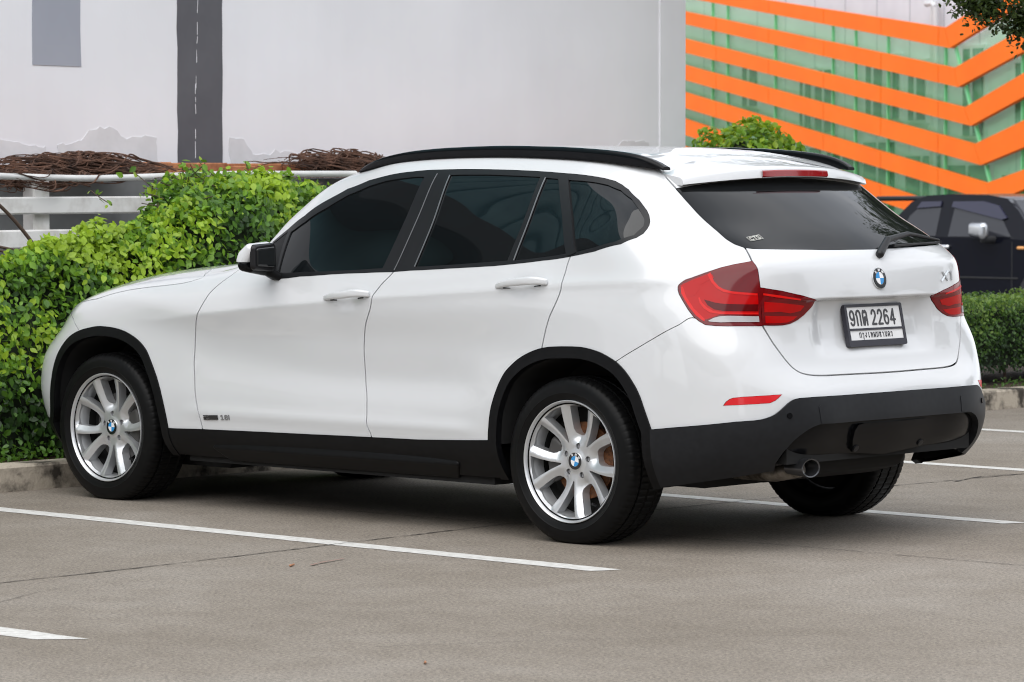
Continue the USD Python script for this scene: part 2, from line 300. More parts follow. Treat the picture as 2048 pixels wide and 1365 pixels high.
obj('red_scuff_mark', crack([(.16, 2.10), (.20, 1.98), (.23, 1.86)], .012, 31, z=.005), 'red_scuff', pg)

# ---------------------------------------------------------------- white building behind the hedge
WX = 6.5
def at_wx(y6): return y6        # y measured on the wall
wb = thing('white_building', 'white rendered building with a painted dark grey band behind the leafy hedge', 'building')
obj('wall', bx(WX, WX+9, -7.42, 14, GZ, 3.9), 'wall_paint', wb)
obj('upper_wall', bx(WX+.02, WX+9, -7.40, 14, 3.9, 10.5), 'teal_cladding', wb)
obj('entrance_canopy', bx(WX-.45, WX+.02, -7.2, 14, 4.55, 5.2, .03), 'canopy_dark', wb)
for y in np.arange(-7.2, 14, .42): obj('cladding_rib', bx(WX-.03, WX+.02, y, y+.09, 5.2, 10.4), 'teal_cladding', wb)
obj('corner_strip', bx(WX-.012, WX+.2, -7.46, -7.20, GZ, 3.88), 'wall_paint', wb)
def wavy(poly_pts, seed, amp=.006, step=.05):
    r = np.random.default_rng(seed); p = np.array(poly_pts, float); out = []
    for a, b in zip(p, np.roll(p, -1, 0)):
        n = max(1, int(np.linalg.norm(b-a)/step)); out.append(a+(b-a)*np.linspace(0, 1, n, endpoint=False)[:, None])
    q = np.concatenate(out); return Polygon(q+r.normal(0, amp, q.shape)).buffer(0)
def wall_sheet(poly, t=.004, x=WX): return place(ext(poly, t), (x, 0, 0), (0, -1, 0), (0, 0, 1), (-1, 0, 0))   # polygon in (-y, z)
obj('painted_band', wall_sheet(wavy([(2.885, 1.2), (3.235, 1.2), (3.235, 3.85), (2.875, 3.85)], 3, .003, .12)), 'band_grey', wb)
obj('painted_panel', wall_sheet(wavy([(1.80, 2.045), (2.15, 2.04), (2.15, 3.85), (1.795, 3.85)], 4, .002, .2)), 'panel_grey', wb)
for pts, s_ in (([(.9, 1.3), (.9, 1.60), (1.25, 1.60), (1.42, 1.64), (1.9, 1.585), (1.92, 1.3)], 5), ([(1.95, 1.3), (1.98, 1.60), (2.15, 1.62), (2.2, 1.685), (2.42, 1.69), (2.44, 1.64), (2.72, 1.645), (2.75, 1.3)], 6), ([(3.30, 1.3), (3.30, 1.645), (3.42, 1.64), (3.48, 1.54), (3.70, 1.565), (3.95, 1.55), (4.0, 1.3)], 7),
                ([(6.75, 1.2), (6.72, 1.60), (6.9, 1.66), (7.1, 1.64), (7.17, 1.2)], 8), ([(4.1, 1.3), (4.12, 1.56), (4.6, 1.54), (5.2, 1.50), (5.2, 1.3)], 9)):
    obj('paint_patch', wall_sheet(wavy(pts, s_, .008, .03), .003), 'patch_paint', wb)
obj('wall_seam', wall_sheet(LineString([(5.3, 2.72), (7.2, 2.66)]).buffer(.003), .0025), 'patch_paint', wb)
chips = [LineString([(3.03+.012*math.sin(z*3)+rng.normal(0, .002), z), (3.03+.012*math.sin(z*3+.1)+rng.normal(0, .002), z+rng.uniform(.02, .075))]).buffer(rng.uniform(.0006, .0022), 2) for z in rng.uniform(1.45, 2.7, 19)]
obj('paint_chips', wall_sheet(unary_union(chips), .006), 'wall_paint', wb)
# low brick wall at the foot of the building
lw = thing('low_brick_wall', 'weathered low wall topped with orange brick under the dried vines', 'wall')
obj('rendered_base', bx(5.98, 6.28, -7.1, 8, 0, 1.405), 'low_wall', lw)
for i in range(54):
    y0 = -7.1+.215*i; obj('brick', bx(5.965+rng.uniform(-.008, .008), 6.29, y0+.006, y0+.209, 1.407, 1.487+rng.uniform(-.012, .012), .006), 'brick_red', lw)
# fence
fn_ = thing('concrete_fence', 'white painted concrete post and rail fence at left half buried in creeper', 'fence')
FX = 5.15
obj('rail', bx(FX, FX+.05, -7.0, 6, 1.222, 1.312, .008), 'fence_white', fn_); obj('rail', bx(FX, FX+.05, -7.0, 6, 1.045, 1.142, .008), 'fence_white', fn_); obj('rail', bx(FX, FX+.05, -7.0, 6, .80, .90, .008), 'fence_white', fn_)
for y in np.arange(-6.8, 5, 1.5): obj('post', bx(FX+.055, FX+.15, y-.055, y+.055, 0, 1.40, .008), 'fence_white', fn_)
py = np.linspace(1.5, -3.0, 40); pz = 1.425-.018*np.exp(-((py+1.05)/.55)**2)+.010*np.clip(-(py+1.6), 0, .5)
obj('top_pipe', tube(np.c_[np.full(40, FX-.02), py, pz], .017, 10), 'pipe_white', fn_, 60)

# dried vines
def vine_clump(yc, zc, wy, hz, n, seed, label, x0=5.75):
    r = np.random.default_rng(seed); ms_ = []
    for _ in range(n):
        L = r.uniform(.35, 1.0)*wy; y0 = yc+r.normal(0, wy*.28); t = np.linspace(-1, 1, 16)
        ph = r.uniform(0, 6.3); f_ = r.uniform(1.5, 4.5); am = r.uniform(.008, .035)
        y = y0+t*L*.6+.04*np.sin(f_*.8*t+ph); arch_ = 1-((y-yc)/wy)**2
        z = zc+hz*np.clip(arch_, -.8, 1)*r.uniform(-.7, 1.05)+am*np.sin(t*f_+ph)+np.cumsum(r.normal(0, .002, 16)); x = x0+r.normal(0, .07)+.05*np.sin(2*t+ph)
        ms_.append(tube(np.c_[x, y, z], np.linspace(.0065, .0025, 16)*r.uniform(.4, 1.15), 5))
    tag(obj('dried_vine', cat(ms_), 'dry_vine'), label, 'dried vine', kind=None)
vine_clump(-1.50, 1.455, .66, .070, 230, 21, 'mound of dry brown vines on the low wall left of the grey painted band')
vine_clump(-3.62, 1.485, .50, .062, 190, 22, 'tangle of dry brown vines on the low wall just beyond the windshield', 5.9)
vine_clump(-.75, 1.395, .42, .045, 80, 23, 'dry brown vines hanging over the fence pipe at the far left', 5.25)
def stem(pts, r0, r1, label):
    p = np.array(pts, float); d = np.r_[0, np.cumsum(np.linalg.norm(np.diff(p, axis=0), axis=1))]; c = CubicSpline(d, p)(np.linspace(0, d[-1], 24)); tag(obj('bare_stem', tube(c, np.linspace(r0, r1, 24), 6), 'stem_brown', None, 60), label, 'stem', None)
stem([(4.75, .30, 1.47), (4.75, .02, 1.38), (4.75, -.20, 1.24), (4.72, -.36, 1.06)], .008, .011, 'thick bare stem slanting across the white rails')
stem([(4.75, .26, 1.20), (4.75, .10, 1.15), (4.75, -.06, 1.08), (4.7, -.25, 1.03)], .004, .006, 'thin bare stem beside the lower rail at far left')
stem([(4.8, .30, 1.08), (4.8, .05, 1.10), (4.75, -.2, 1.06), (4.7, -.4, 1.03)], .007, .007, 'bare stem lying along the lowest visible rail')

# ---------------------------------------------------------------- foliage
def leaf_shape(kind):
    if kind == 'ovate':   # pointed leaf folded along the midrib, unit length
        o = np.array([(0, 0), (.20, .24), (.45, .33), (.72, .22), (1, 0)])
    else:
        o = np.array([(0, 0), (.35, .26), (.75, .27), (1, 0)])
    V = [(0, 0, 0)]; 
    mid = [(x, 0, .02*math.sin(3.1*x)) for x, _ in o]; lf = [(x, y, .10*y+.03) for x, y in o[1:-1]]; rg = [(x, -y, .10*y+.03) for x, y in o[1:-1]]
    V = np.array(mid+lf+rg); n = len(o); F = []
    L = [0]+list(range(n, n+n-2))+[n-1]; R = [0]+list(range(n+n-2, n+2*(n-2)))+[n-1]
    for i in range(n-1):
        for side, s_ in ((L, 1), (R, -1)):
            q = [i, i+1, side[i+1], side[i]]
            for t_ in ((q[0], q[1], q[2]), (q[0], q[2], q[3])):
                if len(set(t_)) == 3: F.append(t_ if s_ > 0 else t_[::-1])
    return V, np.array(F)
LV, LF = leaf_shape('ovate'); SV, SF = leaf_shape('small')
def leaves(pos, nrm, size, r, shape='ovate', tilt=.6, droop=.5):
    V0, F0 = (LV, LF) if shape == 'ovate' else (SV, SF)
    n = len(pos); nn = nrm+r.normal(0, tilt, (n, 3)); nn /= np.linalg.norm(nn, axis=1, keepdims=True)
    d = r.normal(0, 1, (n, 3)); d[:, 2] -= droop; d -= nn*(d*nn).sum(1, keepdims=True); d /= np.linalg.norm(d, axis=1, keepdims=True)
    b = np.cross(nn, d); s_ = size*r.uniform(.65, 1.25, n)
    P_ = pos[:, None]+s_[:, None, None]*((V0[None, :, 0, None]-.5)*d[:, None]+V0[None, :, 1, None]*b[:, None]+V0[None, :, 2, None]*nn[:, None])
    F_ = F0[None]+(np.arange(n)*len(V0))[:, None, None]
    return trimesh.Trimesh(P_.reshape(-1, 3), F_.reshape(-1, 3), process=False)
def foliage(parent, groups, pos, nrm, size, r, weights, name='leaves', **kw):
    """groups: materials; weights(pos) -> index array"""
    idx = weights
    for k_, m_ in enumerate(groups):
        q = idx == k_
        if q.sum(): tag(obj(name, leaves(pos[q], nrm[q], size, r, **kw), m_, parent), kind='stuff')

# the creeper hedge: a long bank that leans on the fence
r = np.random.default_rng(41)
hy = np.array([3.0, 1.2, .45, .28, -.10, -.34, -.62, -.85, -1.06, -1.30, -1.55, -2.05, -2.6, -4, -4.8, -5.4])
hz = np.array([1.02, 1.05, 1.08, 1.11, 1.14, 1.17, 1.25, 1.38, 1.45, 1.40, 1.34, 1.28, 1.26, 1.20, 1.1, .8])
def hedge_pts(n, y0, y1, r):
    y = r.uniform(y0, y1, n); top = np.interp(-y, -hy, hz)
    s_ = r.uniform(0, 1, n)                      # 0 at the foot of the face, 1 at the back of the top
    lump = (meshkit.fbm(np.c_[y*2.1, s_*3, 0*y], 3, 5)-.5)
    fz = np.clip(s_/.62, 0, 1)
    x = np.where(s_ < .62, 3.66+.42*fz**1.6, 4.08+(s_-.62)/.38*np.interp(-y, [.9, 1.3, 1.8], [.38, .45, .8])); z = np.where(s_ < .62, .16+(top-.18)*np.sin(fz*np.pi/2)**.9, top-.02-(s_-.62)/.38*np.interp(y, [-1.2, -.8, -.3, .5], [.0, .10, .24, .24]))
    nx = np.where(s_ < .62, -1.0, -.25); nz = np.where(s_ < .62, .25+.5*fz, 1.0)
    N_ = np.c_[nx, 0*y, nz]; N_ /= np.linalg.norm(N_, axis=1, keepdims=True)
    depth = r.exponential(.06, n); P_ = np.c_[x, y, z]+N_*(lump[:, None]*.42)-N_*depth[:, None]+r.normal(0, .012, (n, 3))
    return P_, N_, depth, lump
hg = thing('creeper_hedge', 'tall bright green creeper hedge growing over the fence along the kerb', 'hedge')
P1, N1, d1_, l1_ = hedge_pts(28000, -2.6, 1.0, r); P2, N2, d2_, l2_ = hedge_pts(6000, -5.4, -2.6, r); P3_, N3_, d3_, l3_ = hedge_pts(4000, 1.0, 3.0, r)
Pn = np.r_[P1, P2, P3_]; Nn = np.r_[N1, N2, N3_]; dd = np.r_[d1_, d2_, d3_]; ll = np.r_[l1_, l2_, l3_]
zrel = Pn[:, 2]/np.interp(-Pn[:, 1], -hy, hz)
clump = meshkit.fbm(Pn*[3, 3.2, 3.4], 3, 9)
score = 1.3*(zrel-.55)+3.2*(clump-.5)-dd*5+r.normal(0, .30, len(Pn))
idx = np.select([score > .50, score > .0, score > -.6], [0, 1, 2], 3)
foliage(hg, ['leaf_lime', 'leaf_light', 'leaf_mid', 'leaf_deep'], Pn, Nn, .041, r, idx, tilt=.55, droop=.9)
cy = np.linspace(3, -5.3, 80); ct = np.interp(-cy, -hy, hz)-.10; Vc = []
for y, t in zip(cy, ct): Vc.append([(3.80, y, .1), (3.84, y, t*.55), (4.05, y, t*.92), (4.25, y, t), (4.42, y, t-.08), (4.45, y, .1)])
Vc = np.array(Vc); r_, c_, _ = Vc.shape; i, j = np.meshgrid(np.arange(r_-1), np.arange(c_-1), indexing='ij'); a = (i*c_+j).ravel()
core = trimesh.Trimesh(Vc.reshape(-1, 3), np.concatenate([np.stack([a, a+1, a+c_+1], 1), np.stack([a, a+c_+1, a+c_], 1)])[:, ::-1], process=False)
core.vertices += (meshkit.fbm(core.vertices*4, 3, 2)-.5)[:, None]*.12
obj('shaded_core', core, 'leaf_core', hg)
# sprigs reaching above the top of the hedge, over the brick wall and the fence
sprig_pos, sprig_n = [], []
stems_ = []
for yy, z0, n_ in ((-.80, 1.26, 6), (-.95, 1.34, 16), (-1.12, 1.38, 16), (-1.28, 1.36, 10), (-1.5, 1.33, 8), (-1.8, 1.30, 6), (-2.0, 1.26, 5)):
    for _ in range(n_):
        b0 = np.array([r.uniform(4.1, 4.45), yy+r.normal(0, .10), z0+r.normal(0, .02)]); tp = b0+np.array([r.normal(.05, .08), r.normal(0, .08), r.uniform(.02, .11)])
        mid = (b0+tp)/2+r.normal(0, .02, 3); t = np.linspace(0, 1, 7)[:, None]; c = (1-t)**2*b0+2*t*(1-t)*mid+t*t*tp; stems_.append(tube(c, .0025, 4))
        for q in c[1:]:
            sprig_pos.append(q+r.normal(0, .015, 3)); sprig_n.append((-.6, 0, .6))
tag(obj('sprig_stems', cat(stems_), 'stem_brown', hg), kind='stuff')
sp_i = r.choice([0, 1, 1, 2], len(sprig_pos)); foliage(hg, ['leaf_lime', 'leaf_light', 'leaf_mid'], np.array(sprig_pos), np.array(sprig_n), .040, r, sp_i, tilt=.8)
# grass and low plants at the foot of the hedge
gp = np.c_[r.uniform(KX+.17, 3.9, 5200), r.uniform(-6.4, 2.2, 5200), .10+np.abs(r.normal(0, .06, 5200))]
tag(obj('ground_cover', leaves(gp, np.tile([-.3, 0, 1.0], (len(gp), 1)), .030, r, 'small', .8, -.4), 'leaf_mid'), 'low green weeds along the kerb under the creeper hedge', 'ground cover', kind='stuff')

# trimmed hedge on the right
th_ = thing('trimmed_hedge', 'low clipped dark green hedge behind the kerb at right', 'hedge')
def boxhedge(n, x0, x1, y0, y1, z0, z1, r):
    f = r.uniform(0, 1, n); y = r.uniform(y0, y1, n); front = f < .52; endf = (f > .94)
    x = np.where(front, x0, r.uniform(x0, x1, n)); z = np.where(front, r.uniform(z0, z1, n), z1); N_ = np.where(front[:, None], [-1, 0, .15], [0, 0, 1.0])
    y = np.where(endf, y1, y); z = np.where(endf, r.uniform(z0, z1, n), z); N_ = np.where(endf[:, None], [0, 1, .1], N_)
    lump = meshkit.fbm(np.c_[x*5, y*5, z*5], 3, 3)-.5; d = r.exponential(.03, n)
    rag = np.where(front & (z < z0+.12), r.uniform(0, .10, n), 0)
    P_ = np.c_[x, y, z]+N_*((lump*.12)-d-rag)[:, None]+r.normal(0, .008, (n, 3)); return P_, N_, d, lump
Pb, Nb, db, lb = boxhedge(34000, 3.80, 4.75, -12.0, -6.35, .20, .635, r)
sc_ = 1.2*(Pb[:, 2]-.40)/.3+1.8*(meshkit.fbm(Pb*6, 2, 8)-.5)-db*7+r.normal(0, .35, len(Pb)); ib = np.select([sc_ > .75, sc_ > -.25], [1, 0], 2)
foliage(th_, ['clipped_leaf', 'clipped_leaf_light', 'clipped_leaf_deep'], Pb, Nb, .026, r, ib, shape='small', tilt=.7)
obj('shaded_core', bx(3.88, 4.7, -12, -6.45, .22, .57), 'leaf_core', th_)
for y in np.arange(-11.9, -6.4, .33): obj('stem', tube([(3.95+rng.normal(0, .05), y, .08), (3.96, y+rng.normal(0, .04), .25), (4.0, y+rng.normal(0, .06), .40)], .010, 6), 'stem_brown', th_, 60)
tag(obj('ground_cover', leaves(np.c_[r.uniform(3.6, 3.9, 500), r.uniform(-11, -6.6, 500), .10+np.abs(r.normal(0, .025, 500))], np.tile([-.3, 0, 1.0], (500, 1)), .028, r, 'small', .8, -.2), 'clipped_leaf'), 'few low weeds under the clipped hedge at right', 'ground cover', kind='stuff')

# creeper bush at the corner of the white building
cb = thing('corner_bush', 'bright green creeper bush against the corner of the white building', 'bush')
n = 5200; v = r.normal(0, 1, (n, 3)); v /= np.linalg.norm(v, axis=1, keepdims=True); rad = 1+.55*(meshkit.fbm(v*2.2+5, 3, 4)-.5)
cB = np.array([5.75, -7.23, 1.30]); Pq = cB+v*np.array([.48, .44, .47])*rad[:, None]*(1-r.exponential(.06, n))[:, None]
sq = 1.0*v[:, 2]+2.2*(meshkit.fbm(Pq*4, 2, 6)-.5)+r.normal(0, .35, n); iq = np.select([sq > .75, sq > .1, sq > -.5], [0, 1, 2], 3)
foliage(cb, ['leaf_lime', 'leaf_light', 'leaf_mid', 'leaf_deep'], Pq, v, .050, r, iq, tilt=.5, droop=.9)
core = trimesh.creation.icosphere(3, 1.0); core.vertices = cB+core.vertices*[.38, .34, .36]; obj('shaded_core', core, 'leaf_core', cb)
obj('trunk', tube([(5.75, -7.2, 0), (5.72, -7.15, .5), (5.75, -7.2, 1.1)], [.04, .03, .02], 8), 'bark', cb, 60)
for _ in range(0): pass

# tree at the right
tr = thing('street_tree', 'dark leafy tree overhanging the upper right corner', 'tree')
T0 = np.array([3.95, -9.3, .1])
trk = [T0, T0+[.05, .1, 1.2], T0+[-.1, .2, 2.4], T0+[-.25, .35, 3.6]]
limbs = [tube(trk, [.17, .14, .11, .08], 12)]
ends, low_ends = [], []
rt_ = np.random.default_rng(77)
for k_ in range(17):
    b0 = np.array(trk[1+k_ % 3])*.6+np.array(trk[2+(k_ % 2)])*.4; a_ = k_*2.4+.3; L = rt_.uniform(1.6, 2.9); el = rt_.uniform(.45, 1.0)
    e = b0+L*np.array([math.cos(a_)*math.cos(el), math.sin(a_)*math.cos(el), math.sin(el)*.9]); mid = (b0+e)/2+[0, 0, .25]
    t = np.linspace(0, 1, 8)[:, None]; c = (1-t)**2*b0+2*t*(1-t)*mid+t*t*e; limbs.append(tube(c, np.linspace(.05, .012, 8), 6)); ends += [c[3], c[4], c[5], c[6], c[7]]
for e in ((2.42, -5.60, 2.30), (2.36, -5.68, 2.25), (2.56, -5.48, 2.37), (2.30, -5.75, 2.38), (2.64, -5.42, 2.45)):
    b0 = np.array(trk[3]); e = np.array(e); mid = np.array([e[0]+.1, e[1]-.2, 4.4]); t = np.linspace(0, 1, 12)[:, None]; c = (1-t)**2*b0+2*t*(1-t)*mid+t*t*e; limbs.append(tube(c, np.linspace(.022, .003, 12), 6)); low_ends += [c[10], c[11], c[11]]
for e in ((.8, -9.0, 4.3), (.3, -9.6, 5.2), (1.4, -8.6, 5.4), (-.4, -9.4, 4.6), (1.0, -10.2, 5.0), (-.2, -9.0, 5.9), (1.8, -9.4, 6.2), (.2, -8.4, 5.0), (2.2, -8.2, 4.8), (-1.0, -9.8, 5.4)):
    b0 = np.array(trk[2]); e = np.array(e); mid = (b0+e)/2+[0, 0, .5]; t = np.linspace(0, 1, 9)[:, None]; c = (1-t)**2*b0+2*t*(1-t)*mid+t*t*e; limbs.append(tube(c, np.linspace(.05, .01, 9), 6)); ends += [c[4], c[5], c[6], c[7], c[8], c[8]]
obj('trunk', cat(limbs), 'bark', tr, 60)
lp, ln = [], []
for e in ends:
    for _ in range(4):
        c0 = np.array(e)+rt_.normal(0, .26, 3); k_ = 85; q = c0+rt_.normal(0, 1, (k_, 3))*[.17, .17, .11]; lp.append(q); ln.append(np.tile([0, 0, 1.0], (k_, 1)))
lp = np.concatenate(lp); ln = np.concatenate(ln)
# keep the crown above head height, a little lower at its near left edge
keep = lp[:, 2] > 2.75+.10*np.sin(lp[:, 0]*3); lp, ln = lp[keep], ln[keep]
small = 0; n_big = len(lp)
for e in low_ends:
    for _ in range(3):
        q = np.array(e)+rt_.normal(0, .045, 3)+rt_.normal(0, 1, (170, 3))*[.055, .055, .05]; lp = np.r_[lp, q]; ln = np.r_[ln, np.tile([0, 0, 1.0], (170, 1))]; small += 170
foliage(tr, ['tree_leaf', 'tree_leaf_pale'], lp[n_big:], ln[n_big:], .032, rt_, rt_.choice([0, 0, 1], small), name='crown', shape='small', tilt=.8, droop=.8)
lp, ln = lp[:n_big], ln[:n_big]
foliage(tr, ['tree_leaf', 'tree_leaf_pale'], lp, ln, .085, rt_, rt_.choice([0, 0, 0, 1], len(lp)), name='crown', shape='small', tilt=.7, droop=.8)

# ---------------------------------------------------------------- building with orange chevrons and green glass
FC = np.array([32.159, -46.32, 0]); FH = np.array([.8857, -.4643, 0]); FN = np.array([.4643, .8857, 0]); FZ = np.array([0, 0, 1.0])
def facade(poly, t, o): return place(ext(poly, t), FC+FN*o, FH, FZ, np.cross(FH, FZ)) if np.cross(FH, FZ)@FN > 0 else place(affinity_flip(poly, t), FC+FN*o, -FH, FZ, FN)
def affinity_flip(poly, t): return ext(affinity.scale(poly, -1, 1, origin=(0, 0)), t)
cbld = thing('chevron_building', 'modern building with orange chevron stripes over green glass', 'building')
obj('back_wall', facade(sbox(-14, GZ, 24, 9), .3, -1.2), 'cladding_grey', cbld)
for s_ in np.arange(-13.2, 24, 1.62): obj('cladding_joint', facade(sbox(s_-.012, GZ, s_+.012, 9), .01, -.905), 'cladding_seam', cbld)
# windows seen through the glass
wins = [(9.55, 10.1, 2.35, 3.72), (8.3, 9.25, 2.35, 3.72), (5.85, 6.6, 2.6, 3.9), (5.0, 5.55, 2.6, 3.9), (3.75, 4.5, 2.55, 3.75), (1.1, 1.95, 2.2, 3.95), (-1.25, -.35, 2.4, 3.6), (-2.6, -1.5, 2.4, 3.6), (12.6, 13.4, 3.0, 4.0), (-4, -3, 2.4, 3.6),
        (9.0, 10.2, .6, 2.0), (7.0, 8.6, .6, 2.0), (5.2, 6.7, .4, 2.1), (3.0, 4.6, .3, 1.8), (.8, 2.6, .2, 1.6), (-1.6, .2, .2, 1.4), (-3.6, -2, .2, 1.6), (12, 13.4, .8, 2.2)]
for (a_, b_, c0, c1) in wins:
    w_ = obj('window_frame', facade(sbox(a_-.07, c0-.07, b_+.07, c1+.07), .06, -.90), 'far_frame', cbld)
    obj('pane', facade(sbox(a_, c0, b_, c1), .03, -.835), 'far_window', w_)
    obj('window_bar', facade(sbox((a_+b_)/2-.03, c0, (a_+b_)/2+.03, c1), .03, -.802), 'far_frame', w_)
obj('ground_floor', facade(sbox(-14, GZ, 24, .15), .2, -.90), 'far_window', cbld)
SL = [((14.87, 5.83, 5.60), (.93, 4.33, .72, 3.92), (-2.25, 5.12, 4.64)), ((14.93, 5.27, 4.98), (.52, 3.52, .35, 3.14), (-2.26, 4.15, 3.71)), ((14.92, 4.63, 4.31), (.07, 2.73, -.22, 2.37), (-2.28, 3.30, 2.85)),
      ((14.92, 4.01, 3.67), (-.38, 2.01, -.66, 1.60), (-2.29, 2.41, 1.90)), ((14.92, 3.37, 3.01), (-.90, 1.25, -1.18, .88), (-2.30, 1.48, 1.10)), ((14.92, 2.75, 2.38), (-1.31, .47, -1.53, .11), (-2.6, .62, .25)), ((14.92, 2.1, 1.7), (-1.75, -.3, -1.95, -.6), (-3, -.2, -.5))]
seams = [24, 21.6, 18.6, 15.7, 12.8, 9.76, 6.79, 3.91, 1.22]
for (l_, c_k, r_k) in SL:
    ls, lt, lb = l_; s_t, z_t, s_b, z_b = c_k; rs, rtp, rbt = r_k
    ft = lambda s_: z_t+(lt-z_t)*(s_-s_t)/(ls-s_t); fb = lambda s_: z_b+(lb-z_b)*(s_-s_b)/(ls-s_b)
    for a_, b_ in zip(seams[:-1], seams[1:]): obj('orange_panel', facade(Polygon([(b_+.012, fb(b_)), (a_-.012, fb(a_)), (a_-.012, ft(a_)), (b_+.012, ft(b_))]), .10, 0.), 'orange_panel', cbld)
    obj('orange_panel', facade(Polygon([(s_b+.008, z_b), (1.208, fb(1.22)), (1.208, ft(1.22)), (s_t+.008, z_t)]), .10, 0.), 'orange_panel', cbld)
    gt = lambda s_: z_t+(rtp-z_t)*(s_-s_t)/(rs-s_t); gb = lambda s_: z_b+(rbt-z_b)*(s_-s_b)/(rs-s_b)
    for a_, b_ in ((None, -3.6), (-3.6, -6.6), (-6.6, -9.6)):
        if a_ is None: q = Polygon([(s_b-.008, z_b), (s_t-.008, z_t), (b_+.01, gt(b_)), (b_+.01, gb(b_))])
        else: q = Polygon([(a_-.01, gb(a_)), (a_-.01, gt(a_)), (b_+.01, gt(b_)), (b_+.01, gb(b_))])
        obj('orange_panel', facade(q.buffer(0), .10, 0.), 'orange_panel', cbld)
gx_ = [24, 19.5, 16.5, 13.4, 9.75, 6.66, 3.9, 1.22, -1.4, -4.4, -7.4, -10]
topz = lambda s_: np.interp(s_, [-10, -2.25, .8, 14.87, 24], [7.0, 4.7, 3.95, 5.65, 6.7])
for a_, b_ in zip(gx_[:-1], gx_[1:]):
    pts = [(b_+.015, GZ), (a_-.015, GZ)]+[(s_, topz(s_)) for s_ in np.linspace(a_-.015, b_+.015, 5)]
    obj('glass_pane', facade(Polygon(pts), .02, -.14), 'green_glass', cbld)
for s_ in (13.4, 12.5, 9.75, 6.66, 5.5, 3.9, 1.22, -2.1, -4.4): obj('mullion', facade(sbox(s_-.022, GZ, s_+.022, topz(s_)-.02), .06, -.10), 'green_mullion', cbld)
obj('chevron_mullion', facade(LineString([(.93, 4.32), (-1.9, -.62)]).buffer(.035, cap_style=2), .05, -.06), 'green_mullion', cbld)
obj('drain_pipe', place(cat([tube([(0, 0, -.4), (0, 0, 4.85)], .055, 10), tube([(.16, 0, -.4), (.16, 0, 5.6)], .035, 10), tube([(0, 0, 4.85), (.12, 0, 4.93), (.42, 0, 4.93)], .06, 10)]), FC+FH*3.05-FN*.72, FH, FN, FZ), 'far_frame', cbld, 60)
obj('roof_edge', facade(sbox(-14, 9, 24, 9.4), 6, -7.5), 'cladding_grey', cbld)

# ---------------------------------------------------------------- the other sides of the car park (seen only in reflections)
noisy('far_render', (0.30, 0.29, 0.27), (0.38, 0.37, 0.35), .6, rough=.8)
def block(name, label, x0, x1, y0, y1, h, face):
    b_ = thing(name, label, 'building'); obj('wall', bx(x0, x1, y0, y1, GZ, h), 'far_render', b_)
    for z in np.arange(1.2, h-1.6, 3.0):
        if face == 'y':
            for x in np.arange(x0+1.5, x1-2.5, 3.6): obj('window', bx(x, x+2.2, y0-.03, y0+.1, z, z+1.5), 'far_window', b_)
        else:
            for y in np.arange(y0+1.5, y1-2.5, 3.6): obj('window', bx(x1-.1, x1+.03, y, y+2.2, z, z+1.5), 'far_window', b_)
block('shop_block', 'beige shop block across the car park on the near side', -34, 5, 30, 38, 11, 'y')
block('shop_block', 'beige shop block closing the far end of the car park', -46, -38, -30, 26, 10, 'x')
rs = np.random.default_rng(5)
for i_, (tx, ty, hh) in enumerate(((-22, -16, 7.5), (-14, -22, 8.5), (-5, -25, 8), (-28, -6, 7), (-30, 6, 8), (10, 24, 8))):
    t_ = thing('car_park_tree', f'dark broad tree of the far row, {["first", "second", "third", "fourth", "fifth", "sixth"][i_]} along the edge of the car park', 'tree')
    obj('trunk', tube([(tx, ty, 0), (tx+.1, ty, 1.5), (tx, ty+.1, hh*.55)], [.22, .17, .08], 8), 'bark', t_, 60)
    n_ = 2600; v_ = rs.normal(0, 1, (n_, 3)); v_ /= np.linalg.norm(v_, axis=1, keepdims=True); rad_ = (.55+.9*meshkit.fbm(v_*2.5+i_, 3, i_))*rs.uniform(.55, 1, n_)**.5
    obj('crown', leaves(np.array([tx, ty, hh*.64])+v_*np.array([3.2, 3.2, 2.6])*rad_[:, None], v_, .42, rs, 'small', .8, .3), 'tree_leaf', t_)

# ---------------------------------------------------------------- dark pickup on the road
TY0 = -26.65; TW = 1.76
tk = thing('pickup_truck', 'black double cab pickup truck parked on the road beyond the trimmed hedge', 'pickup truck')
def side_poly(pts, y0, y1): 
    m_ = ext(Polygon(pts), abs(y1-y0)); return place(m_, (0, max(y0, y1), 0), (1, 0, 0), (0, 0, 1), (0, -1, 0))
zt0 = GZ
lower_pts = [(22.05, zt0+.55), (22.1, zt0+1.0), (22.05, zt0+1.22), (19.30, zt0+1.20), (17.25, zt0+1.17), (16.2, zt0+1.10), (15.55, zt0+.95), (15.45, zt0+.55), (15.9, zt0+.48)]
def arc2(cx, cz, R, a0, a1, n=14): return [(cx+R*math.cos(math.radians(a)), cz+R*math.sin(math.radians(a))) for a in np.linspace(a0, a1, n)]
FW, RW = 16.62, 20.55
lower_pts += arc2(FW, zt0+.42, .47, 190, -10)[::1] if False else []
body = Polygon(lower_pts+[(22.05, zt0+.52)]).buffer(.04).buffer(-.0)
body = body.difference(unary_union([Point(FW, zt0+.39).buffer(.49), Point(RW, zt0+.39).buffer(.49)]))
body = Polygon([(x, z) for x, z in body.exterior.coords])
bm = place(ext(body, TW), (0, TY0, 0), (1, 0, 0), (0, 0, 1), (0, -1, 0)); obj('body', bm, 'truck_paint', tk, 30)
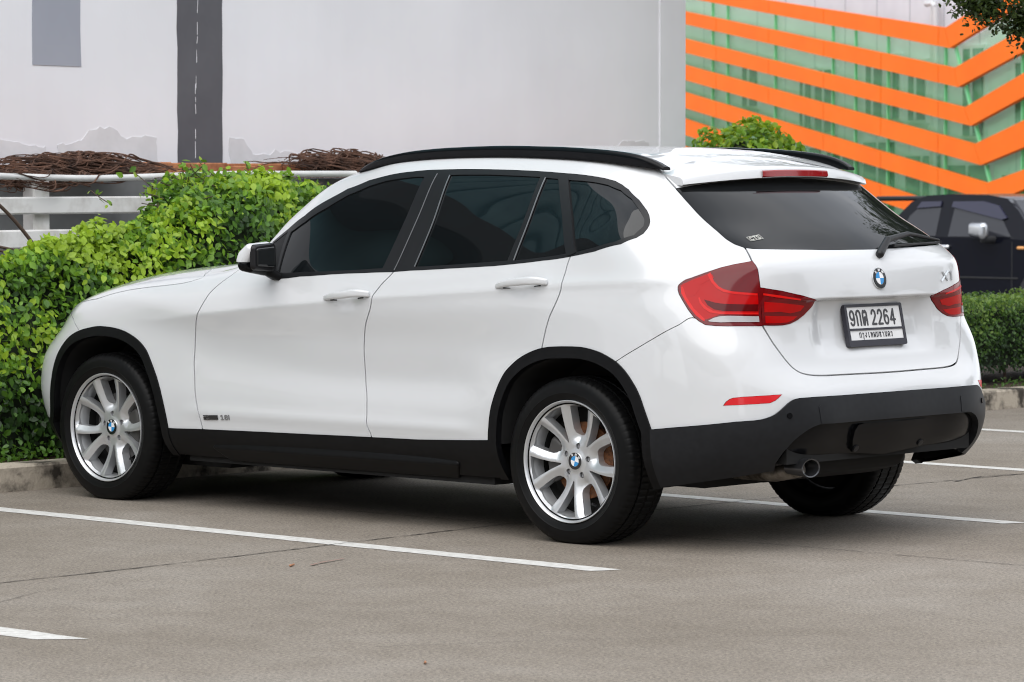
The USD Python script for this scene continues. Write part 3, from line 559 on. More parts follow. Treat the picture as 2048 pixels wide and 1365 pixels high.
# cab with tumblehome
cabp = [(19.38, zt0+1.20), (19.22, zt0+1.48), (19.02, zt0+1.68), (18.80, zt0+1.765), (18.4, zt0+1.785), (17.8, zt0+1.775), (17.50, zt0+1.73), (17.30, zt0+1.58), (16.95, zt0+1.20)]
def cab_section(pts, ins0, ins1, zlo, zhi):
    out = []
    for yside in (0, 1):
        for x, z in pts:
            k_ = np.clip((z-zlo)/(zhi-zlo), 0, 1); ins = ins0+(ins1-ins0)*k_; out.append((x, TY0-ins if yside == 0 else TY0-TW+ins, z))
    return trimesh.convex.convex_hull(np.array(out))
obj('cab', cab_section(cabp, .02, .20, zt0+1.2, zt0+1.78), 'truck_paint', tk, 30)
def side_glass(name, pts, m_, proud=.006):
    for sd_ in (0, 1):
        V = []
        for off in (proud, -.02):
            for x, z in pts:
                k_ = np.clip((z-(zt0+1.2))/.58, 0, 1); y = TY0-(.02+.18*k_)+off if sd_ == 0 else TY0-TW+(.02+.18*k_)-off; V.append((x, y, z))
        obj(name, trimesh.convex.convex_hull(np.array(V)), m_, tk)
side_glass('front_window', [(18.33, zt0+1.235), (18.30, zt0+1.66), (18.0, zt0+1.665), (17.72, zt0+1.63), (17.55, zt0+1.50), (17.34, zt0+1.24)], 'truck_glass')
side_glass('rear_window', [(19.12, zt0+1.24), (19.0, zt0+1.50), (18.82, zt0+1.655), (18.52, zt0+1.66), (18.53, zt0+1.24)], 'truck_glass')
side_glass('window_visor', [(18.34, zt0+1.62), (18.33, zt0+1.69), (17.85, zt0+1.695), (17.60, zt0+1.64), (17.44, zt0+1.48), (17.52, zt0+1.46), (17.70, zt0+1.60)], 'truck_visor', .03)
side_glass('window_visor', [(18.90, zt0+1.60), (18.84, zt0+1.685), (18.52, zt0+1.69), (18.52, zt0+1.625)], 'truck_visor', .03)
V = [(17.44, TY0-.24, zt0+1.70), (17.44, TY0-TW+.24, zt0+1.70), (16.98, TY0-.12, zt0+1.235), (16.98, TY0-TW+.12, zt0+1.235)]
wsg = [np.array(q)+[o, 0, .9*abs(o)] for q in V for o in (-.015, .03)]; obj('windshield', trimesh.convex.convex_hull(np.array(wsg)), 'truck_glass', tk)
V = [(19.06, TY0-.24, zt0+1.66), (19.06, TY0-TW+.24, zt0+1.66), (19.33, TY0-.14, zt0+1.27), (19.33, TY0-TW+.14, zt0+1.27)]
obj('back_window', trimesh.convex.convex_hull(np.array([np.array(q)+[o, 0, .5*abs(o)] for q in V for o in (.02, -.03)])), 'truck_glass', tk)
for x in (18.42, 17.30, 19.40): obj('door_gap', bx(x-.006, x+.006, TY0-.02, TY0+.003, zt0+.58, zt0+1.18), 'truck_trim', tk)
obj('side_moulding', bx(17.2, 19.3, TY0-.02, TY0+.012, zt0+.70, zt0+.72, .004), 'truck_trim', tk)
for x in (18.30, 19.25): obj('door_handle', hullspheres([((x, TY0+.02, zt0+1.10), .03), ((x+.16, TY0+.02, zt0+1.10), .03)], 2), 'chrome', tk, 60)
mm = hullspheres([((17.86, TY0+.08, zt0+1.37), .055), ((17.58, TY0+.24, zt0+1.36), .065), ((17.86, TY0+.08, zt0+1.29), .055), ((17.58, TY0+.24, zt0+1.27), .065)], 2)
obj('door_mirror', mm, 'satin_chrome', tk, 50); obj('mirror_arm', hullspheres([((17.60, TY0+.0, zt0+1.20), .05), ((17.62, TY0+.18, zt0+1.20), .045)], 2), 'truck_trim', tk, 50)
mm2 = mm.copy(); mm2.vertices = (mm2.vertices-[0, TY0-TW/2, 0])*[1, -1, 1]+[0, TY0-TW/2, 0]; mm2.invert(); obj('door_mirror', mm2, 'chrome', tk, 50)
obj('side_indicator', hullspheres([((17.20, TY0+.004, zt0+1.10), .022), ((17.12, TY0+.004, zt0+1.10), .022)], 1), 'lamp_amber', tk, 50)
for cx in (FW, RW):
    fl = Point(cx, zt0+.39).buffer(.56).difference(Point(cx, zt0+.39).buffer(.485)).intersection(sbox(cx-1, zt0+.45, cx+1, zt0+2))
    obj('wheel_flare', place(ext(fl, .06), (0, TY0+.05, 0), (1, 0, 0), (0, 0, 1), (0, -1, 0)), 'truck_trim', tk, 30)
    for yy in (TY0-.12, TY0-TW+.12):
        w_ = lathe([(.22, -.12), (.34, -.125), (.385, -.10), (.39, 0), (.385, .10), (.34, .125), (.22, .12)], 48); w_.apply_translation([cx, yy, zt0+.39]); wp_ = obj('wheel', w_, 'rubber', tk, 40)
        rm = lathe([(.0, .06), (.08, .07), (.12, .05), (.20, .09), (.225, .118), (.225, -.1)], 32); rm.apply_translation([cx, yy, zt0+.39])
        if yy < TY0-1: rm.vertices = (rm.vertices-[0, yy, 0])*[1, -1, 1]+[0, yy, 0]
        obj('rim', rm, 'alloy', wp_, 30)
obj('chassis', bx(15.9, 21.9, TY0-TW+.25, TY0-.25, zt0+.42, zt0+.60), 'truck_trim', tk)
obj('front_bumper', bx(15.35, 15.75, TY0-TW+.02, TY0-.02, zt0+.42, zt0+.68, .06), 'truck_paint', tk)
obj('headlight', hullspheres([((15.62, TY0-.05, zt0+.88), .07), ((15.55, TY0-.30, zt0+.86), .08), ((15.85, TY0-.01, zt0+.92), .05)], 2), 'lamp_clear', tk, 50)
obj('bed_rail', cat([tube([(22.0, TY0-.06, zt0+1.30), (19.5, TY0-.06, zt0+1.30)], .03, 8), tube([(19.6, TY0-.2, zt0+1.25), (19.6, TY0-.2, zt0+1.72), (19.6, TY0-TW+.2, zt0+1.72), (19.6, TY0-TW+.2, zt0+1.25)], .035, 8)]), 'truck_trim', tk, 60)

# ================================================================ surface of the car: net of points over one half (metres; x forward, y left)
NET=[
# r0 bottom edge
[(3.50,0,.22),(3.47,.35,.22),(3.36,.58,.22),(3.25,.71,.23),(3.09,.80,.23),(2.76,.82,.22),(2.33,.81,.22),(1.9,.80,.22),(1.2,.80,.225),(.8,.80,.225),(.42,.81,.226),(0,.82,.23),(-.42,.82,.236),(-.60,.78,.27),(-.74,.68,.30),(-.80,.54,.32),(-.83,.3,.33),(-.84,0,.33)],
# r1
[(3.565,0,.36),(3.53,.36,.36),(3.435,.60,.36),(3.30,.755,.36),(3.10,.855,.36),(2.76,.888,.36),(2.33,.880,.345),(1.9,.870,.35),(1.2,.868,.36),(.8,.870,.365),(.42,.885,.37),(0,.896,.38),(-.42,.885,.39),(-.62,.845,.39),(-.785,.735,.40),(-.872,.57,.41),(-.89,.3,.41),(-.898,0,.41)],
# r2
[(3.59,0,.47),(3.55,.37,.47),(3.455,.61,.47),(3.325,.765,.47),(3.11,.866,.48),(2.76,.894,.48),(2.33,.882,.46),(1.9,.871,.45),(1.2,.871,.46),(.8,.873,.465),(.42,.889,.47),(0,.899,.48),(-.42,.889,.48),(-.63,.850,.475),(-.798,.742,.475),(-.89,.57,.476),(-.914,.3,.476),(-.926,0,.476)],
# r3
[(3.59,0,.60),(3.545,.37,.60),(3.44,.60,.60),(3.315,.755,.60),(3.10,.862,.62),(2.76,.890,.62),(2.33,.872,.60),(1.9,.860,.59),(1.2,.860,.60),(.8,.862,.60),(.42,.880,.61),(0,.895,.62),(-.42,.886,.61),(-.63,.848,.605),(-.795,.738,.60),(-.876,.575,.597),(-.898,.3,.597),(-.91,0,.597)],
# r4
[(3.57,0,.73),(3.51,.36,.73),(3.385,.575,.74),(3.225,.705,.745),(3.05,.835,.76),(2.76,.876,.78),(2.33,.863,.74),(1.9,.856,.72),(1.2,.858,.73),(.8,.860,.735),(.42,.870,.745),(0,.885,.775),(-.42,.880,.76),(-.61,.845,.745),(-.772,.730,.74),(-.812,.585,.715),(-.838,.3,.705),(-.850,0,.705)],
# r5
[(3.53,0,.83),(3.455,.35,.835),(3.31,.56,.835),(3.16,.69,.838),(2.98,.80,.865),(2.72,.852,.885),(2.30,.870,.850),(1.88,.872,.852),(1.18,.875,.872),(.78,.877,.885),(.40,.879,.897),(0,.880,.905),(-.40,.864,.915),(-.57,.822,.90),(-.712,.712,.89),(-.777,.600,.878),(-.795,.3,.885),(-.815,0,.885)],
# r6
[(3.30,0,.93),(3.22,.33,.928),(3.08,.53,.918),(2.98,.64,.918),(2.86,.735,.922),(2.62,.808,.938),(2.24,.850,.912),(1.85,.866,.905),(1.17,.869,.932),(.77,.870,.945),(.39,.870,.96),(0,.865,.975),(-.38,.845,.99),(-.54,.802,.98),(-.712,.698,.965),(-.785,.585,.96),(-.815,.3,.965),(-.836,0,.965)],
# r7
[(2.88,0,1.005),(2.84,.3,1.0),(2.76,.48,.993),(2.70,.58,.986),(2.62,.66,.980),(2.45,.74,.978),(2.12,.815,.968),(1.80,.852,.952),(1.16,.858,.98),(.76,.858,.995),(.38,.857,1.015),(0,.850,1.04),(-.35,.832,1.065),(-.50,.782,1.07),(-.700,.682,1.07),(-.780,.575,1.07),(-.802,.3,1.072),(-.816,0,1.073)],
# r8 belt
[(2.28,0,1.06),(2.25,.25,1.06),(2.18,.44,1.058),(2.13,.54,1.055),(2.10,.62,1.048),(2.06,.69,1.03),(1.98,.755,1.03),(1.735,.836,.990),(1.14,.840,1.024),(.76,.839,1.043),(.38,.837,1.07),(.03,.829,1.108),(-.26,.808,1.165),(-.44,.752,1.155),(-.630,.658,1.148),(-.688,.575,1.146),(-.725,.3,1.152),(-.748,0,1.154)],
# r9
[(1.94,0,1.265),(1.93,.18,1.265),(1.90,.34,1.263),(1.88,.43,1.261),(1.85,.51,1.259),(1.80,.60,1.257),(1.755,.660,1.255),(1.625,.725,1.25),(1.10,.760,1.245),(.72,.762,1.255),(.36,.760,1.265),(.04,.752,1.275),(-.20,.728,1.29),(-.33,.69,1.275),(-.44,.628,1.265),(-.49,.55,1.267),(-.553,.3,1.278),(-.575,0,1.282)],
# r10
[(1.66,0,1.425),(1.65,.16,1.425),(1.635,.30,1.422),(1.62,.38,1.418),(1.60,.46,1.412),(1.575,.54,1.404),(1.545,.610,1.396),(1.43,.662,1.372),(1.05,.668,1.44),(.72,.668,1.447),(.36,.666,1.440),(.06,.660,1.417),(-.13,.645,1.382),(-.22,.625,1.38),(-.285,.60,1.378),(-.31,.54,1.386),(-.352,.3,1.402),(-.37,0,1.407)],
# r11
[(1.445,0,1.487),(1.44,.14,1.486),(1.43,.27,1.483),(1.42,.34,1.479),(1.41,.41,1.474),(1.40,.49,1.467),(1.37,.56,1.455),(1.27,.602,1.465),(1.0,.607,1.493),(.70,.607,1.502),(.38,.605,1.498),(.08,.600,1.482),(-.09,.592,1.462),(-.16,.583,1.452),(-.20,.563,1.447),(-.205,.50,1.453),(-.215,.28,1.466),(-.22,0,1.47)],
# r12
[(1.165,0,1.519),(1.165,.09,1.519),(1.16,.17,1.518),(1.155,.22,1.517),(1.15,.27,1.516),(1.14,.33,1.515),(1.12,.39,1.514),(1.05,.43,1.518),(.90,.435,1.533),(.68,.435,1.537),(.42,.435,1.534),(.18,.43,1.525),(.08,.42,1.516),(.03,.41,1.510),(.01,.38,1.508),(0,.33,1.511),(0,.2,1.516),(0,0,1.517)],
# r13
[(.90,0,1.537),(.90,0,1.537),(.90,0,1.537),(.90,0,1.537),(.90,0,1.537),(.89,0,1.537),(.88,0,1.538),(.85,0,1.540),(.77,0,1.543),(.64,0,1.544),(.48,0,1.543),(.34,0,1.540),(.27,0,1.537),(.24,0,1.535),(.22,0,1.535),(.21,0,1.535),(.20,0,1.535),(.20,0,1.535)],
]
NET=np.array(NET,float)
def dense(nu=420,nv=280,su=5.0,sv=2.6,net=NET):
    R,Cn,_=net.shape
    # u knots: mean chord along belt/mid rows
    ch=np.linalg.norm(np.diff(net[1:9],axis=1),axis=2).mean(0); uk=np.r_[0,np.cumsum(ch)]; uk/=uk[-1]
    cv=np.linalg.norm(np.diff(net[:,[8,10,12,15,16]],axis=0),axis=2).mean(1); vk=np.r_[0,np.cumsum(cv)]; vk/=vk[-1]
    # mirror ext in u
    m=net[:,::-1]*[1,-1,1]
    ext=np.concatenate([m[:,-4:-1],net,m[:,1:4]],1)
    ue=np.r_[-uk[3:0:-1],uk,2-uk[-2:-5:-1]]
    uu=np.linspace(0,1,nu);vv=np.linspace(0,1,nv)
    A=CubicSpline(ue,ext,axis=1)(uu)          # R x nu x 3
    P=PchipInterpolator(vk,A,axis=0)(vv)      # nv x nu x 3
    # smoothing
    pad=24
    Pm=np.concatenate([P[:,pad:0:-1]*[1,-1,1],P,P[:,-2:-pad-2:-1]*[1,-1,1]],1)
    Pm=gaussian_filter1d(Pm,su,axis=1,mode='nearest')
    P=Pm[:,pad:-pad]
    top=P.copy()
    P2=gaussian_filter1d(P,sv,axis=0,mode='nearest')
    P2[0]=P[0];P2[-1]=P[-1]
    P=P2
    P[:,0,1]=0;P[:,-1,1]=0;P[-1,:,1]=0
    return uu,vv,P,uk,vk
uu,vv,P,uk,vk=dense()
k=8
Pe=np.concatenate([P[:,k:0:-1]*[1,-1,1],P,P[:,-2:-k-2:-1]*[1,-1,1]],1)
ue=np.r_[-uu[k:0:-1],uu,2-uu[-2:-k-2:-1]]
SPL=[RectBivariateSpline(vv,ue,Pe[...,i],kx=3,ky=3,s=0) for i in range(3)]
def crease_z(x): return np.interp(x,[-.6,0,.5,1.0,1.6,2.1,2.4],CZ) 
CZ=[1.03,1.004,.968,.934,.885,.836,.80]
def sst(a,b,x):
    t=np.clip((x-a)/(b-a),0,1);return t*t*(3-2*t)
def S(uv):
    uv=np.atleast_2d(uv); u=uv[:,0].copy(); v=np.clip(uv[:,1],0,1)
    sg=np.ones(len(u)); a=u<0; u[a]=-u[a]; sg[a]=-1; b=u>1; u[b]=2-u[b]; sg[b]=-1
    q=np.stack([s.ev(v,u) for s in SPL],1)
    # shoulder crease
    z0=crease_z(q[:,0]); w=sst(-.60,-.30,q[:,0])*sst(2.75,1.75,q[:,0])*(v<.6)
    ds=q[:,2]-z0
    q[:,1]+=w*.0100*np.exp(-(np.sqrt(ds*ds+.0001)-.01)/.030)
    wl=sst(.40,.62,q[:,0])*sst(2.30,2.05,q[:,0])*(v<.6)
    q[:,1]+=wl*(.007*np.exp(-((q[:,2]-.415)/.030)**2)-.009*np.exp(-((q[:,2]-.60-.06*sst(1.2,2.1,q[:,0]))/.085)**2))
    for hx,hz_ in ((1.222,.918),(.250,.988)):
        q[:,1]-=(v<.6)*(u<.75)*.013*np.exp(-((q[:,0]-hx)/.062)**2-((q[:,2]-hz_)/.034)**2)
    # tailgate lip above the plate recess
    yy=np.abs(q[:,1]); rear=(q[:,0]<-.5)&(v<.6)
    zl=.950+0*yy
    lat=sst(.40,.29,yy)
    below=sst(.004,-.008,q[:,2]-zl)*sst(.72,.80,q[:,2])
    q[:,0]+=np.where(rear,lat*below*.026,0)
    q[:,0]-=np.where(rear,sst(.62,.4,yy)*.007*np.exp(-np.abs(q[:,2]-zl-.004)/.03)*(q[:,2]>zl-.004),0)
    q[:,1]*=sg
    return q
def frame(uv,h=1.5e-3):
    uv=np.atleast_2d(uv)
    du=(S(uv+[h,0])-S(uv-[h,0]))/(2*h); dv=(S(np.c_[uv[:,0],np.minimum(uv[:,1]+h,1)])-S(np.c_[uv[:,0],np.maximum(uv[:,1]-h,0)]))/(2*h)
    n=np.cross(du,dv); n/=np.linalg.norm(n,axis=1,keepdims=True)+1e-12
    return du,dv,n
# curves on that surface (u along the body, v up)
C_ = {
 'dlo': [[0.3739,0.436],[0.4142,0.446],[0.4556,0.4441],[0.4933,0.4383],[0.5256,0.4362],[0.544,0.4386],[0.5869,0.439],[0.6325,0.4364],[0.659,0.438],[0.6824,0.4397],[0.7159,0.4373],[0.7471,0.4335],[0.7786,0.4379],[0.7949,0.4522],[0.8012,0.4641],[0.8049,0.4791],[0.8071,0.4924],[0.808,0.5065],[0.8077,0.5258],[0.8059,0.5433],[0.7978,0.5824],[0.7821,0.622],[0.77,0.6349],[0.7561,0.6413],[0.7358,0.6413],[0.7177,0.6396],[0.674,0.637],[0.6329,0.6384],[0.5901,0.6394],[0.5635,0.6387],[0.5339,0.6373],[0.4961,0.6374],[0.4597,0.6423],[0.4136,0.6463],[0.3759,0.6328],[0.3698,0.5919],[0.3635,0.5429],[0.3427,0.5161],[0.3127,0.4912],[0.3231,0.4798],[0.3496,0.4615]],
 'gfront': [[0.3781,0.4538],[0.4179,0.4564],[0.4537,0.4527],[0.4856,0.4489],[0.5112,0.4486],[0.5162,0.5323],[0.5191,0.6188],[0.5061,0.6204],[0.4937,0.6205],[0.4627,0.6231],[0.4367,0.6214],[0.4091,0.605],[0.3975,0.5653],[0.3774,0.5299],[0.3631,0.5161],[0.3574,0.5119]],
 'gtri': [[0.3752,0.4553],[0.3472,0.5125],[0.3436,0.5086],[0.3213,0.49],[0.3499,0.4699],[0.367,0.452]],
 'grear': [[0.55,0.6219],[0.5476,0.5364],[0.5479,0.4488],[0.5988,0.4485],[0.6447,0.4479],[0.6475,0.5328],[0.6493,0.6225],[0.6215,0.6234],[0.593,0.6245],[0.5668,0.6235]],
 'gsmall': [[0.6556,0.6214],[0.6535,0.5336],[0.6516,0.4472],[0.6814,0.4484],[0.7104,0.4479],[0.6904,0.5394],[0.6708,0.6201]],
 'gquarter': [[0.6842,0.6197],[0.7208,0.6236],[0.744,0.6243],[0.769,0.6154],[0.787,0.5854],[0.7976,0.5403],[0.8014,0.5198],[0.8024,0.5043],[0.8015,0.4864],[0.7926,0.4587],[0.7735,0.4449],[0.7478,0.4421],[0.7225,0.4449],[0.7063,0.5261]],
 'd1': [[0.35,0.4723],[0.3231,0.4608],[0.3014,0.4489],[0.2956,0.4353],[0.3058,0.4131],[0.3141,0.3866],[0.3196,0.3659],[0.3243,0.342],[0.3255,0.3219],[0.3249,0.3062],[0.3238,0.283],[0.3228,0.2457],[0.3218,0.192],[0.3241,0.1523],[0.3261,0.121],[0.3282,0.1047],[0.3306,0.0912],[0.3319,0.0782],[0.3342,0.0589]],
 'd2': [[0.5261,0.4416],[0.5256,0.4361],[0.5225,0.4131],[0.5188,0.3862],[0.5162,0.3653],[0.5145,0.3527],[0.5141,0.339],[0.5134,0.3235],[0.5112,0.3038],[0.5089,0.2856],[0.5077,0.2674],[0.507,0.2491],[0.5065,0.2284],[0.5064,0.2076],[0.5072,0.1679],[0.511,0.1308],[0.5121,0.1043],[0.513,0.087],[0.5144,0.0788],[0.5162,0.067],[0.5166,0.0577]],
 'd3': [[0.7174,0.4439],[0.7159,0.4355],[0.7109,0.4107],[0.7085,0.3815],[0.7085,0.3637],[0.7073,0.3495],[0.704,0.3264],[0.6995,0.3009],[0.6974,0.2817],[0.6958,0.2622],[0.6929,0.2282]],
 'qseam': [[0.7585,0.2099],[0.7633,0.2171],[0.7768,0.2374],[0.7907,0.2594],[0.8025,0.2782],[0.8145,0.2948],[0.8265,0.3102],[0.832,0.3075]],
 'lampo': [[0.8742,0.4075],[0.8603,0.4011],[0.8511,0.3953],[0.8437,0.389],[0.8296,0.377],[0.8247,0.3734],[0.8211,0.3685],[0.8185,0.3642],[0.8175,0.3603],[0.8171,0.3553],[0.8175,0.3486],[0.8197,0.3385],[0.8235,0.3237],[0.8274,0.3121],[0.8314,0.3046],[0.8359,0.2988],[0.8433,0.2978],[0.8534,0.2985],[0.8834,0.3047],[0.8797,0.3489],[0.8779,0.3664],[0.8767,0.3801],[0.876,0.3947]],
 'lampi': [[0.8779,0.3659],[0.8977,0.361],[0.9172,0.3534],[0.9322,0.345],[0.9297,0.3359],[0.9223,0.3213],[0.9163,0.3142],[0.9095,0.3091],[0.9017,0.3069],[0.8835,0.3056],[0.882,0.3284],[0.8791,0.3526]],
 'lampclear': [[0.8382,0.3056],[0.8428,0.3118],[0.8481,0.3157],[0.854,0.3175],[0.8799,0.3211],[0.8805,0.3109],[0.8477,0.3045],[0.8405,0.3045]],
 'lampstrip': [[0.8197,0.3606],[0.8214,0.3617],[0.8229,0.3447],[0.828,0.3263],[0.836,0.309],[0.8354,0.3043],[0.8335,0.3068],[0.8291,0.3142],[0.8248,0.3266],[0.8214,0.3394],[0.8192,0.3498]],
 'lampbar1': [[0.8214,0.3658],[0.8294,0.3726],[0.8385,0.3791],[0.8435,0.3833],[0.8446,0.378],[0.8399,0.3724],[0.8335,0.3649],[0.834,0.3603],[0.8297,0.3484],[0.8253,0.346],[0.8229,0.3504],[0.8204,0.3599]],
 'lamparc': [[0.8426,0.3857],[0.8444,0.3728],[0.8472,0.3658],[0.851,0.3611],[0.8588,0.3588],[0.8759,0.3575],[0.8762,0.355],[0.8589,0.3554],[0.8506,0.3574],[0.8458,0.3627],[0.8426,0.3704],[0.8404,0.3824]],
 'lamparc2': [[0.833,0.3466],[0.8346,0.3378],[0.8382,0.3299],[0.8431,0.3245],[0.8501,0.3233],[0.879,0.3272],[0.8792,0.3246],[0.8481,0.3198],[0.8404,0.3214],[0.8359,0.3277],[0.833,0.3358],[0.8322,0.3448]],
 'lampbot': [[0.8444,0.3395],[0.8511,0.3385],[0.8632,0.34],[0.8778,0.3416],[0.8788,0.3298],[0.8501,0.326],[0.8436,0.3277],[0.8387,0.3343],[0.8363,0.3431],[0.8407,0.3414]],
 'lib1': [[0.8809,0.3584],[0.8961,0.3551],[0.9153,0.3488],[0.915,0.347],[0.8962,0.3519],[0.881,0.3556]],
 'lib2': [[0.8825,0.3459],[0.8962,0.3444],[0.9149,0.3399],[0.9211,0.3375],[0.9182,0.3295],[0.9087,0.3265],[0.8988,0.3297],[0.8842,0.3286]],
 'lib3': [[0.8856,0.3226],[0.9019,0.3224],[0.9161,0.3206],[0.9124,0.3152],[0.9071,0.3115],[0.8998,0.3104],[0.8863,0.3095]],
 'gate': [[0.8668,0.6932],[0.8652,0.6872],[0.8629,0.6768],[0.8628,0.6665],[0.866,0.6517],[0.8683,0.635],[0.8686,0.6166],[0.8684,0.5978],[0.868,0.5724],[0.8674,0.5461],[0.8676,0.5081],[0.8677,0.4695],[0.8713,0.4502],[0.8782,0.4388],[0.8761,0.4241],[0.8742,0.4075],[0.875,0.3956],[0.8759,0.3799],[0.8777,0.3664],[0.8835,0.3056],[0.8866,0.2918],[0.8898,0.2763],[0.8942,0.2581],[0.8983,0.2421],[0.9025,0.2289],[0.9081,0.2199],[0.9174,0.2154],[0.9302,0.2137],[0.9519,0.213],[0.9852,0.2122]],
 'glass': [[0.8683,0.635],[0.8686,0.6166],[0.8684,0.5978],[0.868,0.5724],[0.8674,0.5461],[0.8676,0.5081],[0.8677,0.4695],[0.8713,0.4502],[0.8741,0.4433],[0.8782,0.4388],[0.8867,0.4359],[0.8972,0.4351],[0.9266,0.4305],[0.9598,0.4261],[0.9921,0.4246],[1.0117,0.4243]],
 'farcho': [[0.1594,0.0513],[0.1702,0.0879],[0.1741,0.1219],[0.1758,0.1442],[0.1781,0.1642],[0.1814,0.1822],[0.1861,0.1984],[0.192,0.2106],[0.1994,0.2186],[0.2068,0.2237],[0.2146,0.2273],[0.2221,0.2302],[0.229,0.231],[0.2359,0.2306],[0.2432,0.2292],[0.2505,0.2263],[0.2573,0.2213],[0.2635,0.2152],[0.2688,0.2075],[0.2736,0.1972],[0.2775,0.1833],[0.2815,0.1667],[0.2855,0.148],[0.2926,0.1044],[0.297,0.0688],[0.2973,0.0623]],
 'rarcho': [[0.6426,0.0697],[0.6427,0.0731],[0.6438,0.0962],[0.6458,0.1245],[0.648,0.1418],[0.6505,0.1575],[0.6541,0.1752],[0.6587,0.1909],[0.6649,0.2037],[0.6721,0.2148],[0.6817,0.2242],[0.6928,0.231],[0.7014,0.2332],[0.7104,0.2337],[0.7196,0.2338],[0.7288,0.2334],[0.7379,0.2308],[0.7469,0.2265],[0.7545,0.2206],[0.7621,0.2133],[0.7672,0.2059],[0.7717,0.1973],[0.7761,0.1861],[0.7799,0.1739],[0.7832,0.1582],[0.7861,0.1388],[0.7888,0.1212],[0.7915,0.1032]],
 'clad': [[0.2945,0.0637],[0.2971,0.0639],[0.3146,0.0652],[0.3338,0.0661],[0.3914,0.0655],[0.4436,0.0656],[0.4929,0.0664],[0.5586,0.0666],[0.6012,0.0692],[0.642,0.0726],[0.6464,0.073]],
 'rclad': [[0.7888,0.1016],[0.7916,0.1027],[0.8123,0.1108],[0.8344,0.1183],[0.8449,0.1218],[0.8548,0.1249],[0.8616,0.126],[0.8675,0.128],[0.8715,0.1308],[0.8755,0.1355],[0.8791,0.1424],[0.8826,0.1507],[0.8855,0.1576],[0.8888,0.1632],[0.8909,0.1654],[0.8932,0.1667],[0.9139,0.1677],[0.9369,0.1671],[0.9715,0.1673],[0.9997,0.1679]],
 'diff': [[0.8803,0.0266],[0.8812,0.0349],[0.8834,0.0534],[0.8862,0.0681],[0.8892,0.0828],[0.8926,0.0934],[0.8965,0.1019],[0.9011,0.109],[0.9046,0.1123],[0.9082,0.1145],[0.9332,0.1147],[0.967,0.1152],[0.9966,0.1157]],
 'refl': [[0.8433,0.1533],[0.8436,0.1552],[0.8453,0.1612],[0.8478,0.1659],[0.8502,0.1683],[0.8567,0.1705],[0.8833,0.1755],[0.8806,0.1688],[0.8781,0.1632],[0.8744,0.1587],[0.8616,0.1565]],
 'tow': [[0.9085,0.1485],[0.9101,0.1503],[0.919,0.1501],[0.9211,0.1484],[0.9207,0.117],[0.9092,0.1164]],
 'sensor': [[0.8854,0.1342]],
 'fbump': [[0.1258,0.3092],[0.1258,0.3015],[0.1568,0.2846],[0.1834,0.2552],[0.1923,0.2377],[0.1991,0.2252],[0.2049,0.2139]],
 'hoodseam': [[0.0956,0.4147],[0.1809,0.4178],[0.2447,0.4101],[0.2694,0.3956],[0.2699,0.3875],[0.2679,0.3812],[0.2601,0.3707],[0.2506,0.3613],[0.2409,0.3526],[0.2301,0.3436],[0.2184,0.3319],[0.2006,0.3147],[0.1258,0.3123]],
 'handle1': [[0.4633,0.348],[0.51,0.3551]],
 'handle2': [[0.6427,0.371],[0.6931,0.3749]],
 'crease': [[0.3245,0.3068],[0.4151,0.3309],[0.5148,0.3481],[0.6418,0.3633],[0.7066,0.3686]],
 'emblem': [[1.0045,0.3728]],
 'badge': [[1.077,0.3731],[1.1007,0.3739]],
 'sbadge': [[0.3357,0.0869],[0.3624,0.0893]],
 'plate': [[0.967,0.3332],[1.0371,0.3331],[1.0385,0.264],[0.9693,0.2635]],
 'pil': [[0.534,0.6258]],
 'cpil': [[0.6692,0.6293],[0.6766,0.63],[0.6831,0.6231],[0.706,0.5261],[0.7233,0.4433],[0.7164,0.4402],[0.7118,0.4424],[0.6917,0.5393]],
 'cts': [[0.9002,0.4658]],
 'lampmid': [[0.8195,0.3631],[0.8287,0.3729],[0.8405,0.3831],[0.8434,0.3749],[0.8482,0.3637],[0.8559,0.3595],[0.8763,0.3582],[0.8797,0.3237],[0.8481,0.3189],[0.8367,0.3082],[0.8284,0.3177],[0.8222,0.3404]],
 'difc': [[0.9615,0.0303],[0.9542,0.0703],[0.9526,0.0934],[0.9555,0.1056],[0.9622,0.109],[1.0026,0.1082],[1.0418,0.108],[1.0525,0.1058],[1.0588,0.0954],[1.0639,0.0606],[1.0688,0.0217],[1.0634,0.0064],[1.0089,0.0102]],
 'tow2': [[0.962,0.045]],
 'tow3': [[1.0506,0.0387]],
 'wip': [[1.0085,0.4105],[1.0255,0.4342],[1.0595,0.4487],[1.0704,0.4483],[1.1067,0.4383],[1.0353,0.4277],[1.1061,0.4355]],
}
SEED = {"fd": [0.4136, 0.2244], "rd": [0.5773, 0.2329], "bs": [0.7458, 0.3336], "ff": [0.3064, 0.149], "tg": [0.9413, 0.3736], "rb": [0.8459, 0.2247], "fb": [0.1614, 0.1665], "hd": [0.2284, 0.3834]}
def S_(k): return SEED[k]
WIPER = [[-0.7998, -0.0446, 1.1168], [-0.7675, -0.1346, 1.1701], [-0.7239, -0.3212, 1.1898], [-0.7146, -0.3824, 1.185], [-0.698, -0.5637, 1.1617], [-0.7622, -0.186, 1.1465], [-0.7014, -0.5604, 1.1529]]
def affinity_ext(g): return ext(g, .003)
